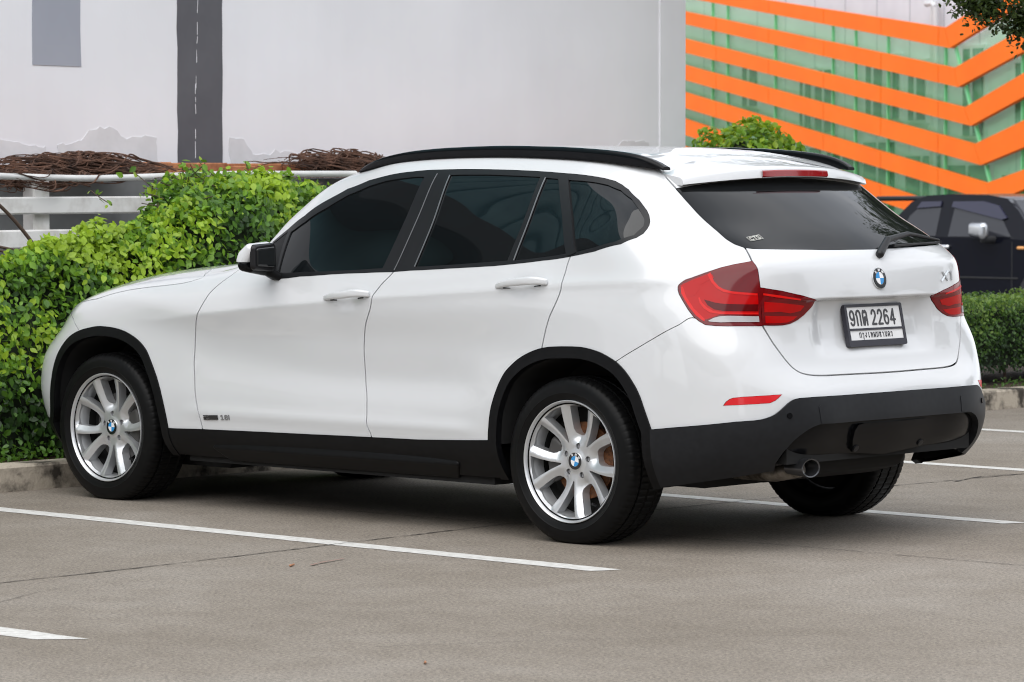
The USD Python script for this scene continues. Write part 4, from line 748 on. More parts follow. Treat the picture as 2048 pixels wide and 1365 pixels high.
# ================================================================ the white car
def dens_ring(ring, h):
    """points along a closed ring at spacing h, corners kept"""
    p = np.asarray(ring)[:-1]; out = []
    for a, b in zip(p, np.roll(p, -1, 0)):
        n = max(1, int(np.ceil(np.linalg.norm(b-a)/h)))
        out.append(a+(b-a)*np.linspace(0, 1, n, endpoint=False)[:, None])
    return np.concatenate(out)
def panel(poly, off=0.0, depth=0.012, h=0.015, hb=0.008, fine=None, lip=True):
    """a sheet of the body over a polygon of the surface's (u, v), with edges turned inwards"""
    Vs, Fs, Ns, base = [], [], [], 0
    for g in getattr(poly, 'geoms', [poly]):
        if g.area < 1e-7: continue
        c = np.array(g.exterior.coords); c = np.r_[c, c*.5+c.mean(0)*.5]; du, dv, _ = frame(c)
        sc = np.maximum(np.percentile(np.c_[np.linalg.norm(du, axis=1), np.linalg.norm(dv, axis=1)], 75, axis=0), [1.5, 1.2])
        gs = affinity.scale(g, sc[0], sc[1], origin=(0, 0)).simplify(0.0004)
        rings = [dens_ring(gs.exterior.coords, hb)]+[dens_ring(i.coords, hb) for i in gs.interiors]
        B = np.concatenate(rings)
        x0, y0, x1, y1 = gs.bounds
        gx, gy = np.meshgrid(np.arange(x0, x1, h), np.arange(y0, y1, h*.87)); gx = gx+((np.arange(gx.shape[0]) % 2)*h/2)[:, None]
        I = np.c_[gx.ravel(), gy.ravel()]
        if fine is not None:
            fx, fy = np.meshgrid(np.arange(x0, x1, h), np.arange(fine[0]*sc[1], fine[1]*sc[1], .003)); fx = fx+((np.arange(fx.shape[0]) % 2)*h/2)[:, None]
            I = np.r_[I[(I[:, 1] < fine[0]*sc[1]-.004) | (I[:, 1] > fine[1]*sc[1]+.004)], np.c_[fx.ravel(), fy.ravel()]]
        inner = gs.buffer(-0.62*hb)
        I = I[shapely.contains_xy(inner, I[:, 0], I[:, 1])]
        Q = np.r_[B, I]; Q = Q+rng.uniform(-1e-6, 1e-6, Q.shape)
        T = Delaunay(Q).simplices; cc = Q[T].mean(1)
        T = T[shapely.contains_xy(gs, cc[:, 0], cc[:, 1])]
        uv = Q/sc
        P3 = S(uv); n = frame(uv)[2]; P3 = P3+n*off
        fn = np.cross(P3[T[:, 1]]-P3[T[:, 0]], P3[T[:, 2]]-P3[T[:, 0]])
        flip = (fn*n[T[:, 0]]).sum(1) < 0; T[flip] = T[flip][:, ::-1]
        Vs.append(P3); Ns.append(n); Fs.append(T+base); base += len(P3)
        if lip:
            k0 = 0
            for R in rings:
                m_ = len(R); top = P3[k0:k0+m_]; nn = n[k0:k0+m_]; k0 += m_
                bot = top-nn*depth; tg = np.roll(top, -1, 0)-np.roll(top, 1, 0); on = np.cross(tg, nn); on /= np.linalg.norm(on, axis=1, keepdims=True)+1e-9
                cen = shapely.contains_xy(gs, *(R[0]+0)) if False else None
                i = np.arange(m_); j = (i+1) % m_
                F = np.concatenate([np.stack([i, i+m_, j], 1), np.stack([j, i+m_, j+m_], 1)])
                Vs += [top, bot]; Ns += [on, on]; Fs.append(F+base); base += 2*m_
    return np.concatenate(Vs), np.concatenate(Fs), np.concatenate(Ns)
def mirror(mesh):
    if isinstance(mesh, tuple): return mesh[0]*[1, -1, 1], mesh[1][:, ::-1], mesh[2]*[1, -1, 1]
    m = mesh.copy(); m.vertices = m.vertices*[1, -1, 1]; m.faces = m.faces[:, ::-1]; return m
def spl(pts, n=6):
    """smooth curve through uv points"""
    p = np.asarray(pts, float); d = np.r_[0, np.cumsum(np.linalg.norm(np.diff(p*[5, 3], axis=0), axis=1))]
    return PchipInterpolator(d, p)(np.unique(np.r_[d, np.linspace(0, d[-1], len(p)*n)]))
def strip(pts, g):
    """a gap of width 2 g metres along a curve on the body"""
    p = np.asarray(pts, float); t = np.gradient(p, axis=0); du, dv, n = frame(p)
    T3 = du*t[:, :1]+dv*t[:, 1:]; T3 /= np.linalg.norm(T3, axis=1, keepdims=True); W = np.cross(n, T3)*g
    out = []
    for k in range(len(p)):
        J = np.stack([du[k], dv[k]], 1); out.append(np.linalg.lstsq(J, W[k], rcond=None)[0])
    out = np.array(out); q = np.r_[p+out, (p-out)[::-1]]
    return Polygon(q).buffer(0)
def closed(k): return Polygon(spl(C_[k]+[C_[k][0]], 3)).buffer(0) if k in SMOOTH else Polygon(C_[k]).buffer(0)
SMOOTH = set()
def mirror_uv(p, u0=1.0):
    """the polygon together with its mirror image across u = u0"""
    return unary_union([p, affinity.scale(p, -1, 1, origin=(u0, 0))])

car = thing('parked_car', 'white compact SUV with black wheel arch trims and silver alloy wheels parked nose-in', 'car')
def part(name, mesh, m_, parent=None, smooth=35, both=False, label=None):
    p = obj(name, mesh, m_, parent if parent is not None else car, smooth, label)
    if both: obj(name, mirror(mesh), m_, parent if parent is not None else car, smooth, label)
    return p

VB, VT = 0.0, 0.70          # lower edge of the body, edge of the roof
FULL = sbox(-0.0, VB, 1.0, VT)
dlo = closed('dlo')
gap = 0.0031
sp = {k: spl(C_[k]) for k in ('d1', 'd2', 'd3', 'qseam', 'gate', 'fbump', 'hoodseam', 'clad', 'rclad', 'diff', 'farcho', 'rarcho', 'glass')}
# wheel arches: the trim's outer edge, its inner edge, the opening
def arch(k, yc, scale_in):
    o = sp[k]; bot = np.array([[o[-1, 0], -0.05], [o[0, 0], -0.05]]) if k == 'rarcho' else np.array([[o[-1, 0], -0.05], [o[0, 0], -0.05]])
    outer = Polygon(np.r_[o, bot]).buffer(0)
    # inner edge: shrink in metres about the wheel centre
    X = S(o); c = np.array([yc, 0.30])
    d = X[:, [0, 2]]-c; L = np.linalg.norm(d, axis=1); d = d*((L-scale_in)/L)[:, None]
    i = []
    for q, tgt, x in zip(o, d+c, X):
        w = q.copy()
        for _ in range(12):
            du, dv, n = frame(w); r_ = tgt-S(w)[0][[0, 2]]
            J = np.array([[du[0, 0], dv[0, 0]], [du[0, 2], dv[0, 2]]]); w = w+np.linalg.lstsq(J, r_, rcond=None)[0]*.8
        i.append(w)
    i = np.array(i)
    inner = Polygon(np.r_[i, [[i[-1, 0], -0.05], [i[0, 0], -0.05]]]).buffer(0)
    return outer, inner, i
fo, fi, fin = arch('farcho', 2.74, 0.042)
ro, ri, rin = arch('rarcho', -0.005, 0.046)
# dark lower cladding: sills, lower bumpers
clad = Polygon(np.r_[sp['clad'], [[sp['clad'][-1, 0], -0.05], [sp['clad'][0, 0], -0.05]]]).buffer(0)
rc = sp['rclad'].copy(); rc = rc[rc[:, 0] < 0.996]; rc = np.r_[rc, [[1.0, rc[-1, 1]]]]
rclad = Polygon(np.r_[rc, [[1.0, -0.05], [rc[0, 0], -0.05]]]).buffer(0)
fcl = Polygon([(0, .066), (.10, .066), (.1632+.002, .056), (.1632+.002, -.05), (0, -.05)])
lower = unary_union([clad, rclad, fcl])
dif = sp['diff'].copy(); dif = dif[dif[:, 0] < 0.99]; dif = np.r_[dif, [[1.0, dif[-1, 1]]]]
difp = Polygon(np.r_[dif, [[1.0, -0.05], [dif[0, 0]+.002, -0.05]]]).buffer(0)
# glass areas
gl = sp['glass'].copy(); gl = gl[gl[:, 0] < 0.998]
VG = 0.632
glassp = Polygon(np.r_[gl, [[1.0, gl[-1, 1]], [1.0, VG+.012], [gl[0, 0], VG]]]).buffer(0)
ws = Polygon([(0, vk[8]+.012), (uk[3], vk[8]+.012), (uk[4]+.012, vk[8]+.02), (uk[5]+.002, vk[9]), (uk[5]-.010, vk[10]), (uk[4]-.01, vk[10]+.025), (0, vk[10]+.03)]).buffer(0)
lo_ = closed('lampo'); li_ = closed('lampi')
headl = Polygon([(uk[1]+.012, vk[4]+.012), (uk[2]+.01, vk[4]+.005), (uk[3]-.004, vk[4]+.015), (uk[3]+.012, vk[5]-.03), (uk[3]+.0045, vk[5]-.004), (uk[2], vk[5]+.006), (uk[1]+.012, vk[5]-.004)]).buffer(0)
refl = closed('refl')
for a in ('sp',): pass
cuts = unary_union([strip(sp['d1'], gap), strip(sp['d2'], gap), strip(sp['d3'], gap), strip(sp['qseam'], gap*.55), strip(sp['fbump'], gap*.7),
                    strip(np.r_[sp['gate'][sp['gate'][:, 0] < .9985], [[1.0, sp['gate'][sp['gate'][:, 0] < .9985][-1, 1]]]], gap*1.15),
                    strip(sp['hoodseam'], gap*.9),
                    strip(np.array([[uk[3]*.99, vk[4]+.02], [uk[2], vk[4]+.012], [uk[1], vk[4]+.01], [0, vk[4]+.01]]), gap),
                    strip(spl([C_['hoodseam'][0], [uk[4]-.01, vk[8]-.006], [uk[2], vk[8]+.004], [0, vk[8]+.004]]), gap),
                    strip(spl([C_['d1'][0], [uk[6]-.01, vk[8]+.012], [uk[5]-.006, vk[9]]]), gap*.4),
                    strip(np.array([[uk[5]-.002, vk[10]+.012], [uk[6]-.02, vk[11]]]), gap*.4)])
lampcut = unary_union([lo_.buffer(.0006), li_.buffer(.0006)])
white = FULL.difference(unary_union([dlo, glassp, ws, lampcut, headl, refl, lower, fo, ro, cuts]))
pieces = [g for g in white.geoms if g.area > 2e-5]
def seed(u, v): return Point(u, v)
seeds = {'front_door': S_('fd'), 'rear_door': S_('rd'), 'body_side': S_('bs'), 'front_fender': S_('ff'), 'tailgate': S_('tg'), 'rear_bumper': S_('rb'), 'front_bumper': S_('fb'), 'hood': S_('hd')}
named = {}
for g in pieces:
    hit = [k for k, q in seeds.items() if g.contains(Point(q))]
    nm = hit[0] if hit else 'body_piece'
    named.setdefault(nm, []).append(g)
PART = {}
for nm, gs in named.items():
    for g in gs:
        if nm == 'body_piece' and g.area < 3e-4: nm2 = 'trim_piece'
        else: nm2 = nm
        b = g.bounds; g0 = g
        fine = None
        if nm == 'tailgate':
            g = mirror_uv(g, 1.0); g = g.buffer(1e-5); fine = (.335, .352)
        elif nm in ('rear_bumper',): g = mirror_uv(g, 1.0).buffer(1e-5)
        elif nm in ('hood', 'front_bumper'): g = mirror_uv(g, 0.0).buffer(1e-5)
        elif b[2] > .9995: g = mirror_uv(g, 1.0).buffer(1e-5)
        elif b[0] < .0005: g = mirror_uv(g, 0.0).buffer(1e-5)
        if nm in ('body_side', 'front_fender'): g = g0
        mesh = panel(g, fine=fine)
        p = part(nm2, mesh, 'white_paint'); PART[nm] = p
        if nm in ('front_door', 'rear_door', 'body_side', 'front_fender') or nm == 'body_piece' and b[2] < .9995 and b[0] > .0005:
            PART[nm+'_r'] = part(nm2, mirror(mesh), 'white_paint')
# the roof: rings of the net up to the centre line
uu2 = np.r_[np.linspace(0, 1, 160), ]; vv2 = np.linspace(VT, 1.0, 34)
g2 = np.stack(np.meshgrid(uu2, vv2), -1); R_ = S(g2.reshape(-1, 2)).reshape(len(vv2), len(uu2), 3); Rn = frame(g2.reshape(-1, 2))[2].reshape(R_.shape)
Rn[-6:] = [0, 0, 1]
def gridmesh(A, Nn):
    r_, c_, _ = A.shape; i, j = np.meshgrid(np.arange(r_-1), np.arange(c_-1), indexing='ij'); a = (i*c_+j).ravel()
    F = np.concatenate([np.stack([a, a+1, a+c_+1], 1), np.stack([a, a+c_+1, a+c_], 1)])
    return A.reshape(-1, 3), F, Nn.reshape(-1, 3)
ra = gridmesh(R_, Rn); rb = mirror(ra)
part('roof', (np.r_[ra[0], rb[0]], np.r_[ra[1], rb[1]+len(ra[0])], np.r_[ra[2], rb[2]]), 'white_paint')
# the dark inside of the shell
shell = FULL.difference(unary_union([fi, ri])).buffer(0)
sm = panel(shell, off=-0.022, h=0.03, hb=0.02, lip=False)
both = (np.r_[sm[0], mirror(sm)[0]], np.r_[sm[1], mirror(sm)[1]+len(sm[0])], np.r_[sm[2], mirror(sm)[2]])
part('inner_shell', both, 'dark_inner')
# glass, window frames
part('window_frame', panel(dlo.difference(unary_union([closed(k).buffer(0) for k in ('gfront', 'gtri', 'grear', 'gsmall', 'gquarter')])), off=.001, h=.012, hb=.006), 'black_trim', both=True)
for k, nm in (('gfront', 'front_door_window'), ('grear', 'rear_door_window'), ('gsmall', 'rear_vent_window'), ('gquarter', 'quarter_window')):
    part(nm, panel(closed(k), off=-.004, depth=.003), 'tinted_glass', both=True)
part('mirror_base_panel', panel(closed('gtri'), off=-.001), 'black_plastic', both=True)
part('windshield', panel(mirror_uv(ws, 0.0).buffer(1e-5), off=-.001), 'tinted_glass')
part('rear_window', panel(mirror_uv(glassp, 1.0).buffer(1e-5), off=-.001), 'rear_glass')
for k in ((C_['d2'][0], [uk[8]-.001, vk[10]+.004]),): pass
# bright seams at the pillars
def bar(px0, px1, w=.0035, off=.0035):
    q = np.linspace(px0, px1, 24); return panel(strip(q, w), off=off, h=.004, hb=.006, depth=.004)
part('pillar_seam', bar(C_['d2'][0], C_['pil'][0], .0016), 'alloy_dark', both=True)
part('window_guide', bar(C_['grear'][2], C_['grear'][0], .0018), 'steel', both=True)
part('window_division_bar', bar(C_['gsmall'][2], C_['gsmall'][0], .002), 'alloy_dark', both=True)
part('c_pillar_cover', panel(Polygon(C_['cpil']).buffer(0), off=.004, h=.008, hb=.006), 'black_trim', both=True)
ss = S(C_['sensor'])[0]; sn = frame(C_['sensor'])[2][0]
def disc_at(o, n, r, t, seg=20):
    c = trimesh.creation.cylinder(r, t, sections=seg); a = np.cross([0, 0, 1], n); a /= np.linalg.norm(a); return place(c, o, a, np.cross(n, a), n)
# cladding
sill = clad.difference(unary_union([fo, ro]))
part('sill_cladding', panel(sill, off=.004), 'black_plastic', both=True)
rb_l = rclad.difference(unary_union([ro, difp]))
for g in getattr(rb_l, 'geoms', [rb_l]):
    if g.area > 1e-4: part('lower_rear_bumper', panel(mirror_uv(g, 1.0).buffer(1e-5), off=.012, depth=.045), 'bumper_plastic')
part('diffuser_panel', panel(mirror_uv(closed('difc').intersection(sbox(0,0,1,1)), 1.0).buffer(1e-5), off=.002, depth=.016, h=.012), 'black_gloss')
for k_ in ('tow2',):
    q_ = S(C_[k_])[0]; n_ = frame(C_[k_])[2][0]
    for s_ in (1, -1): part('parking_sensor', disc_at((q_+n_*.004)*[1, s_, 1], n_*[1, s_, 1], .014, .008), 'black_trim')
part('diffuser', panel(mirror_uv(difp.intersection(FULL), 1.0).buffer(1e-5), off=-.014, depth=.02), 'black_gloss')
fcl2 = fcl.difference(fo).intersection(FULL)
part('lower_front_bumper', panel(mirror_uv(fcl2, 0.0).buffer(1e-5), off=.003), 'black_plastic')
for o_, i_, nm in ((fo, fi, 'front'), (ro, ri, 'rear')):
    a_ = o_.difference(i_).intersection(FULL)
    part('wheel_arch_trim', panel(a_, off=.007, depth=.03, h=.010, hb=.007), 'black_plastic', both=True)
# wheel arch liners
for i_ in (fin, rin):
    L = S(i_); L = L[L[:, 2] > .2]; V = []
    for y in (0, -.05, -.15, -.33):
        q = L.copy(); q[:, 1] = q[:, 1]+y; V.append(q)
    V = np.array(V); r_, c_, _ = V.shape
    cen = V[-1].mean(0); cen[2] = .3
    i, j = np.meshgrid(np.arange(r_-1), np.arange(c_-1), indexing='ij'); a = (i*c_+j).ravel()
    F = np.concatenate([np.stack([a, a+1, a+c_+1], 1), np.stack([a, a+c_+1, a+c_], 1)])
    k = r_*c_; last = (r_-1)*c_+np.arange(c_-1)
    F = np.r_[F, np.stack([last, last+1, np.full(c_-1, k)], 1)]
    part('wheel_arch_liner', trimesh.Trimesh(np.r_[V.reshape(-1, 3), cen[None]], F, process=False), 'dark_inner', both=True)
# underbody
part('underbody', cat([bx(.47, 2.28, -.79, .79, .195, .34), bx(-.42, .47, -.56, .56, .22, .42), bx(2.25, 3.2, -.58, .58, .150, .40), bx(-.84, -.42, -.58, .58, .335, .46), bx(.6, 2.1, -.18, .18, .19, .26),
                       tube([(0, -.62, .30), (0, .62, .30)], .035, 10)]), 'dark_inner')
part('side_skirt_blade', cat([hullspheres([((.62, .845, .275), .012), ((2.05, .845, .268), .012), ((.66, .80, .225), .012), ((2.0, .80, .222), .012), ((.70, .835, .318), .006), ((2.0, .842, .312), .006)])]), 'black_plastic', both=True)
# tail lamps
def lamp(name, base, inl, base_mat):
    l = part(name, panel(base, off=.002, h=.008, hb=.005), base_mat); r = None
    for k, m_, o in inl:
        q = closed(k).intersection(base.buffer(-.0005)); 
        part(k_name(k), panel(q, off=o, depth=.002, h=.006, hb=.004), m_, l)
    rr = obj(name, mirror(panel(base, off=.002, h=.008, hb=.005)), base_mat, car)
    for k, m_, o in inl:
        q = closed(k).intersection(base.buffer(-.0005)); part(k_name(k), mirror(panel(q, off=o, depth=.002, h=.006, hb=.004)), m_, rr)
def k_name(k): return {'lampclear': 'reversing_lens', 'lampstrip': 'light_strip', 'lampbar1': 'side_light', 'lamparc': 'light_bar', 'lamparc2': 'light_bar', 'lampbot': 'reflector_band', 'lib1': 'light_bar', 'lib2': 'reflector_band', 'lib3': 'reflector_band', 'lampmid': 'lens_panel'}[k]
lamp('tail_lamp', lo_, [('lampmid', 'lamp_red', .0025), ('lampstrip', 'lamp_bright_red', .0035), ('lampbar1', 'lamp_red', .003), ('lampbot', 'lamp_shadow_red', .0032), ('lamparc', 'lamp_bright_red', .0038), ('lamparc2', 'lamp_bright_red', .0038), ('lampclear', 'lamp_clear', .004)], 'lamp_dark_red')
lamp('tailgate_lamp', li_, [('lib2', 'lamp_red', .003), ('lib3', 'lamp_red', .003), ('lib1', 'lamp_bright_red', .0035)], 'lamp_dark_red')
part('bumper_reflector', panel(refl.buffer(-.0004), off=.001), 'reflector_red', both=True)
part('headlamp', panel(headl.buffer(-.0006), off=0), 'headlamp_glass', both=True)
part('tow_cover', panel(closed('tow'), off=.0140, depth=.004, h=.008, hb=.005), 'bumper_plastic', both=True)
part('parking_sensor', disc_at(ss+sn*.013, sn, .011, .006), 'black_gloss', both=True)

# door handles
for k, d in (('handle1', 'front_door'), ('handle2', 'rear_door')):
    a, b = np.array(C_[k]); q = np.linspace(a, b, 9); X = S(q); n = frame(q)[2]
    prof = np.array([.004, .016, .027, .037, .042, .041, .035, .025, .008]); rz_ = np.array([.011, .014, .0155, .016, .0165, .017, .0175, .0165, .013])
    ms_ = []
    for i in range(8):
        c = []
        for t_ in (i, i+1):
            p0 = X[t_]+n[t_]*prof[t_]; c += [(p0+[0, 0, rz_[t_]*.35], rz_[t_]*.62), (p0-[0, 0, rz_[t_]*.35], rz_[t_]*.62)]
        ms_.append(manifold3d.Manifold.hull_points(np.concatenate([trimesh.creation.icosphere(1, r_).vertices+p_ for p_, r_ in c])))
    M = manifold3d.Manifold.batch_boolean(ms_, manifold3d.OpType.Add).to_mesh()
    H = trimesh.Trimesh(M.vert_properties[:, :3], M.tri_verts); H = trimesh.smoothing.filter_taubin(H.subdivide(), iterations=6)
    obj('handle', H, 'white_paint', PART[d], 60); obj('handle', mirror(H), 'white_paint', PART[d+'_r'], 60)
    i0 = S(q)[1:8]+n[1:8]*.0015
    sh = hullspheres([(X[1]+n[1]*.001-[0, 0, .009], .004), (X[2]+n[2]*.001-[0, 0, .012], .0035)], 1)
    sh2 = hullspheres([(X[6]+n[6]*.001-[0, 0, .012], .0035), (X[7]+n[7]*.001-[0, 0, .010], .004)], 1)
    obj('handle_socket', cat([sh, sh2]), 'black_trim', PART[d], 40); obj('handle_socket', mirror(cat([sh, sh2])), 'black_trim', PART[d+'_r'], 40)

# roof rails
rx = np.array([1.44, 1.40, 1.32, 1.22, 1.08, .88, .60, .30, .05, -.06, -.14, -.20, -.245])
zt = np.array([1.440, 1.462, 1.489, 1.508, 1.524, 1.535, 1.5405, 1.535, 1.522, 1.511, 1.497, 1.478, 1.455])
yr = np.array([.572, .580, .590, .597, .604, .607, .608, .606, .602, .598, .594, .588, .580])
zb = np.interp(rx, [-.245, -.095, .11, .391, .681, .902, 1.114, 1.24, 1.366, 1.442], [1.442, 1.458, 1.480, 1.493, 1.497, 1.493, 1.481, 1.466, 1.447, 1.434])
fine_x = np.linspace(1.44, -.245, 60); o_ = np.argsort(rx)
f_ = lambda a: PchipInterpolator(rx[o_], a[o_])(fine_x)
zt_, zb_, yr_ = f_(zt), f_(zb), f_(yr)
prof = np.array([(-.022, 0.), (-.021, .75), (-.012, .97), (.004, 1.0), (.016, .90), (.021, .6), (.020, 0.)])
V = np.stack([np.stack([np.full(len(prof), x), y+prof[:, 0], b+(t-b)*prof[:, 1]], 1) for x, y, b, t in zip(fine_x, yr_, zb_, zt_)])
r_, c_, _ = V.shape; i, j = np.meshgrid(np.arange(r_-1), np.arange(c_-1), indexing='ij'); a = (i*c_+j).ravel()
F = np.concatenate([np.stack([a, a+1, a+c_+1], 1), np.stack([a, a+c_+1, a+c_], 1)])
caps = [(0, k, k+1) for k in range(1, c_-1)]+[((r_-1)*c_, (r_-1)*c_+k+1, (r_-1)*c_+k) for k in range(1, c_-1)]
rail = trimesh.Trimesh(V.reshape(-1, 3), np.r_[F, caps], process=False); trimesh.repair.fix_normals(rail)
part('roof_rail', rail, 'black_gloss', both=True, smooth=50)

# spoiler above the rear window
ys = np.linspace(-.575, .575, 41); V = []
for y in ys:
    t = abs(y)/.575; e = t**3
    x_top = -.05-.06*(1-t*t); z_top = 1.492-.045*t*t+.006
    xl = -.415+.075*t**2.2+.02*e; zl = 1.452-.030*t*t-.012*e       # rear lip upper edge
    zl2 = zl-.040+.012*e; xl2 = xl-.006
    top = S(np.array([[1.0, .70]]))[0]
    V.append([(x_top, y, z_top), (x_top*.6+xl*.4-.0, y, (z_top*.55+zl*.45)+.010), (xl+.05, y, zl+.010), (xl+.012, y, zl+.003), (xl, y, zl-.006), (xl2, y, zl2+.004), (xl2+.008, y, zl2), (xl2+.05, y, zl2+.004), (-.30+.02*t, y, zl2+.012)])
V = np.array(V); r_, c_, _ = V.shape; i, j = np.meshgrid(np.arange(r_-1), np.arange(c_-1), indexing='ij'); a = (i*c_+j).ravel()
F = np.concatenate([np.stack([a, a+1, a+c_+1], 1), np.stack([a, a+c_+1, a+c_], 1)])
caps = [(0, k, k+1) for k in range(1, c_-1)]+[((r_-1)*c_, (r_-1)*c_+k+1, (r_-1)*c_+k) for k in range(1, c_-1)]
spo = trimesh.Trimesh(V.reshape(-1, 3), np.r_[F, caps], process=False); trimesh.repair.fix_normals(spo)
sp_p = part('rear_spoiler', spo, 'white_paint', smooth=38)
bl = []
for s_ in np.linspace(-1, 1, 15):
    y = .205*s_; t = abs(y)/.575; xl = -.415+.075*t**2.2; zl = 1.452-.030*t*t
    w_ = .013*(1-.25*abs(s_)**6)
    bl.append([(xl-.004, y, zl-.006-.002), (xl-.0085, y, zl-.012), (xl-.0105, y, zl-.033+.004*abs(s_)**8), (xl-.004, y, zl-.035)])
bl = np.array(bl); r_, c_, _ = bl.shape; i, j = np.meshgrid(np.arange(r_-1), np.arange(c_-1), indexing='ij'); a = (i*c_+j).ravel()
part('brake_light', trimesh.Trimesh(bl.reshape(-1, 3), np.concatenate([np.stack([a, a+1, a+c_+1], 1), np.stack([a, a+c_+1, a+c_], 1)])[:, ::-1], process=False), 'brake_red', sp_p, smooth=30)

# door mirrors
mc = np.array([[1.735, .90, 1.035], [1.76, .96, 1.03], [1.75, 1.03, 1.045], [1.70, 1.045, 1.05]])
def hull(pts): return trimesh.convex.convex_hull(np.array(pts))
capm = hullspheres([((1.67, .905, 1.125), .022), ((1.665, 1.00, 1.115), .026), ((1.70, .92, 1.095), .035), ((1.69, 1.00, 1.085), .035), ((1.705, .92, 1.07), .03), ((1.695, 1.01, 1.068), .03)], 3)
capm = trimesh.intersections.slice_mesh_plane(capm, [0, 0, 1], [0, 0, 1.064], cap=True)
capm = trimesh.intersections.slice_mesh_plane(capm, [1, .12, 0], [1.640, .95, 0], cap=True)
lowm = hullspheres([((1.70, .92, 1.05), .030), ((1.695, 1.005, 1.052), .028), ((1.69, .90, 1.025), .02), ((1.68, .985, 1.04), .022)], 3)
lowm = trimesh.intersections.slice_mesh_plane(lowm, [1, .12, 0], [1.640, .95, 0], cap=True)
mr = part('door_mirror', capm, 'white_paint', smooth=45); ml = obj('door_mirror', mirror(capm), 'white_paint', car, 45)
frm = hullspheres([((1.652, .895, 1.122), .020), ((1.648, .995, 1.115), .022), ((1.652, .893, 1.045), .022), ((1.648, .995, 1.052), .022)], 2)
frm = trimesh.intersections.slice_mesh_plane(trimesh.intersections.slice_mesh_plane(frm, [-1, -.12, 0], [1.656, .95, 0], cap=True), [1, .12, 0], [1.634, .95, 0], cap=True)
gls = hullspheres([((1.636, .900, 1.118), .010), ((1.632, .99, 1.112), .010), ((1.636, .898, 1.050), .010), ((1.632, .99, 1.056), .010)], 1)
gls = trimesh.intersections.slice_mesh_plane(gls, [-1, -.12, 0], [1.6335, .95, 0], cap=True)
stalk = hullspheres([((1.69, .90, 1.03), .020), ((1.70, .83, 1.005), .022), ((1.66, .84, 1.0), .018), ((1.685, .86, 1.012), .020)], 2)
for pp, f_m in ((mr, lambda q: q), (ml, mirror)):
    obj('mirror_lower_shell', f_m(lowm), 'black_gloss', pp, 45); obj('mirror_frame', f_m(frm), 'black_trim', pp, 45); obj('mirror_glass', f_m(gls), 'tinted_glass', pp); obj('mirror_foot', f_m(stalk), 'black_plastic', pp, 45)

# rear wiper
wq = WIPER
wm = cat([hullspheres([(wq[0], .017), (wq[1], .014)], 2), hullspheres([(wq[1], .013), (wq[2], .010)], 2), hullspheres([(wq[2], .010), (wq[3], .008)], 2), hullspheres([(wq[3], .008), (wq[4], .006)], 2), hullspheres([(wq[5], .005), (wq[6], .005)], 1)])
part('rear_wiper', wm, 'black_trim', smooth=40)

# exhaust, silencer
ex = thing if False else None
pipe = tube([(-.30, .36, .285), (-.50, .42, .285), (-.70, .47, .288), (-.82, .475, .312)], [.035, .035, .032, .032], 20)
part('exhaust_pipe', pipe, 'exhaust_steel', smooth=50)
tip_o = [(.036, -.78), (.042, -.868), (.041, -.875), (.036, -.873), (.030, -.78)]
th = np.linspace(0, 2*np.pi, 40, endpoint=False); V = np.array([[(w, .475+1.30*r*np.cos(t), .318+.86*r*np.sin(t)) for r, w in tip_o] for t in th])
tipm = ring_mesh(V); trimesh.repair.fix_normals(tipm)
part('exhaust_tip', tipm, 'dark_steel', smooth=40)
part('silencer', hullspheres([((-.50, .30, .30), .07), ((-.50, -.35, .30), .07), ((-.62, .30, .32), .06), ((-.62, -.35, .32), .06)], 2), 'dark_inner', smooth=60)
# diffuser centre panel
cp = Polygon([(-.27, .36), (.27, .36), (.235, .47), (.20, .483), (-.20, .483), (-.235, .47)])
cpm = ext(cp, .018); cpm = place(cpm, (-.928, 0, 0), (0, 1, 0), (.0, 0, 1), (-1, 0, 0)) if False else None
# ------- emblem, lettering
def roundel(o, n, upv, r, letters=True, parent=None, name='emblem'):
    n = n/np.linalg.norm(n); ax = np.cross(upv, n); ax /= np.linalg.norm(ax); ay = np.cross(n, ax)
    c0 = Point(0, 0).buffer(r, 32)
    e = obj(name, place(ext(c0, .005), o, ax, ay, n), 'chrome', parent, 30)
    obj('black_ring', place(ext(Point(0, 0).buffer(r*.955, 32).difference(Point(0, 0).buffer(r*.62, 32)), .0012), o+n*.005, ax, ay, n), 'badge_black', e)
    for k in range(4):
        w = Point(0, 0).buffer(r*.585, 32).intersection(sbox(0, 0, 1, 1)); w = affinity.rotate(w, 90*k, origin=(0, 0))
        obj('blue_quarter' if k % 2 == 1 else 'white_quarter', place(ext(w, .0014), o+n*.005, ax, ay, n), 'badge_blue' if k % 2 == 1 else 'badge_white', e)
    if letters:
        for ch, an in (('B', 42), ('M', 0), ('W', -42)):
            t = meshkit.text_mesh(ch, r*.24, .0012, bold=True); t.apply_translation([-t.bounds[:, 0].mean(), r*.665, 0])
            t.apply_transform(trimesh.transformations.rotation_matrix(math.radians(an), [0, 0, 1]))
            obj('letter', place(t, o+n*.0062, ax, ay, n), 'badge_white', e)
    return e
tg = PART['tailgate']
eu = np.array([1.0, C_['emblem'][0][1]]); eo = S(eu)[0]; en = frame(eu)[2][0]
roundel(eo+en*.0005, en, np.array([0, 0, 1.0]), .0415, parent=tg)
def on_body(mesh2d, uv, width_axis, height=None, off=.001):
    """flat lettering mesh (xy) laid on the body at uv, reading along width_axis"""
    o = S(uv)[0]; n = frame(uv)[2][0]; ax = np.asarray(width_axis, float); ax = ax-n*(ax@n); ax /= np.linalg.norm(ax); ay = np.cross(n, ax)
    return place(mesh2d, o+n*off, ax, ay, n)
bu = np.array(C_['badge']); bmid = bu.mean(0)
dirx = S(bu[1])[0]-S(bu[0])[0]
def stroke(pts, w): return LineString(pts).buffer(w/2, cap_style=2, join_style=2)
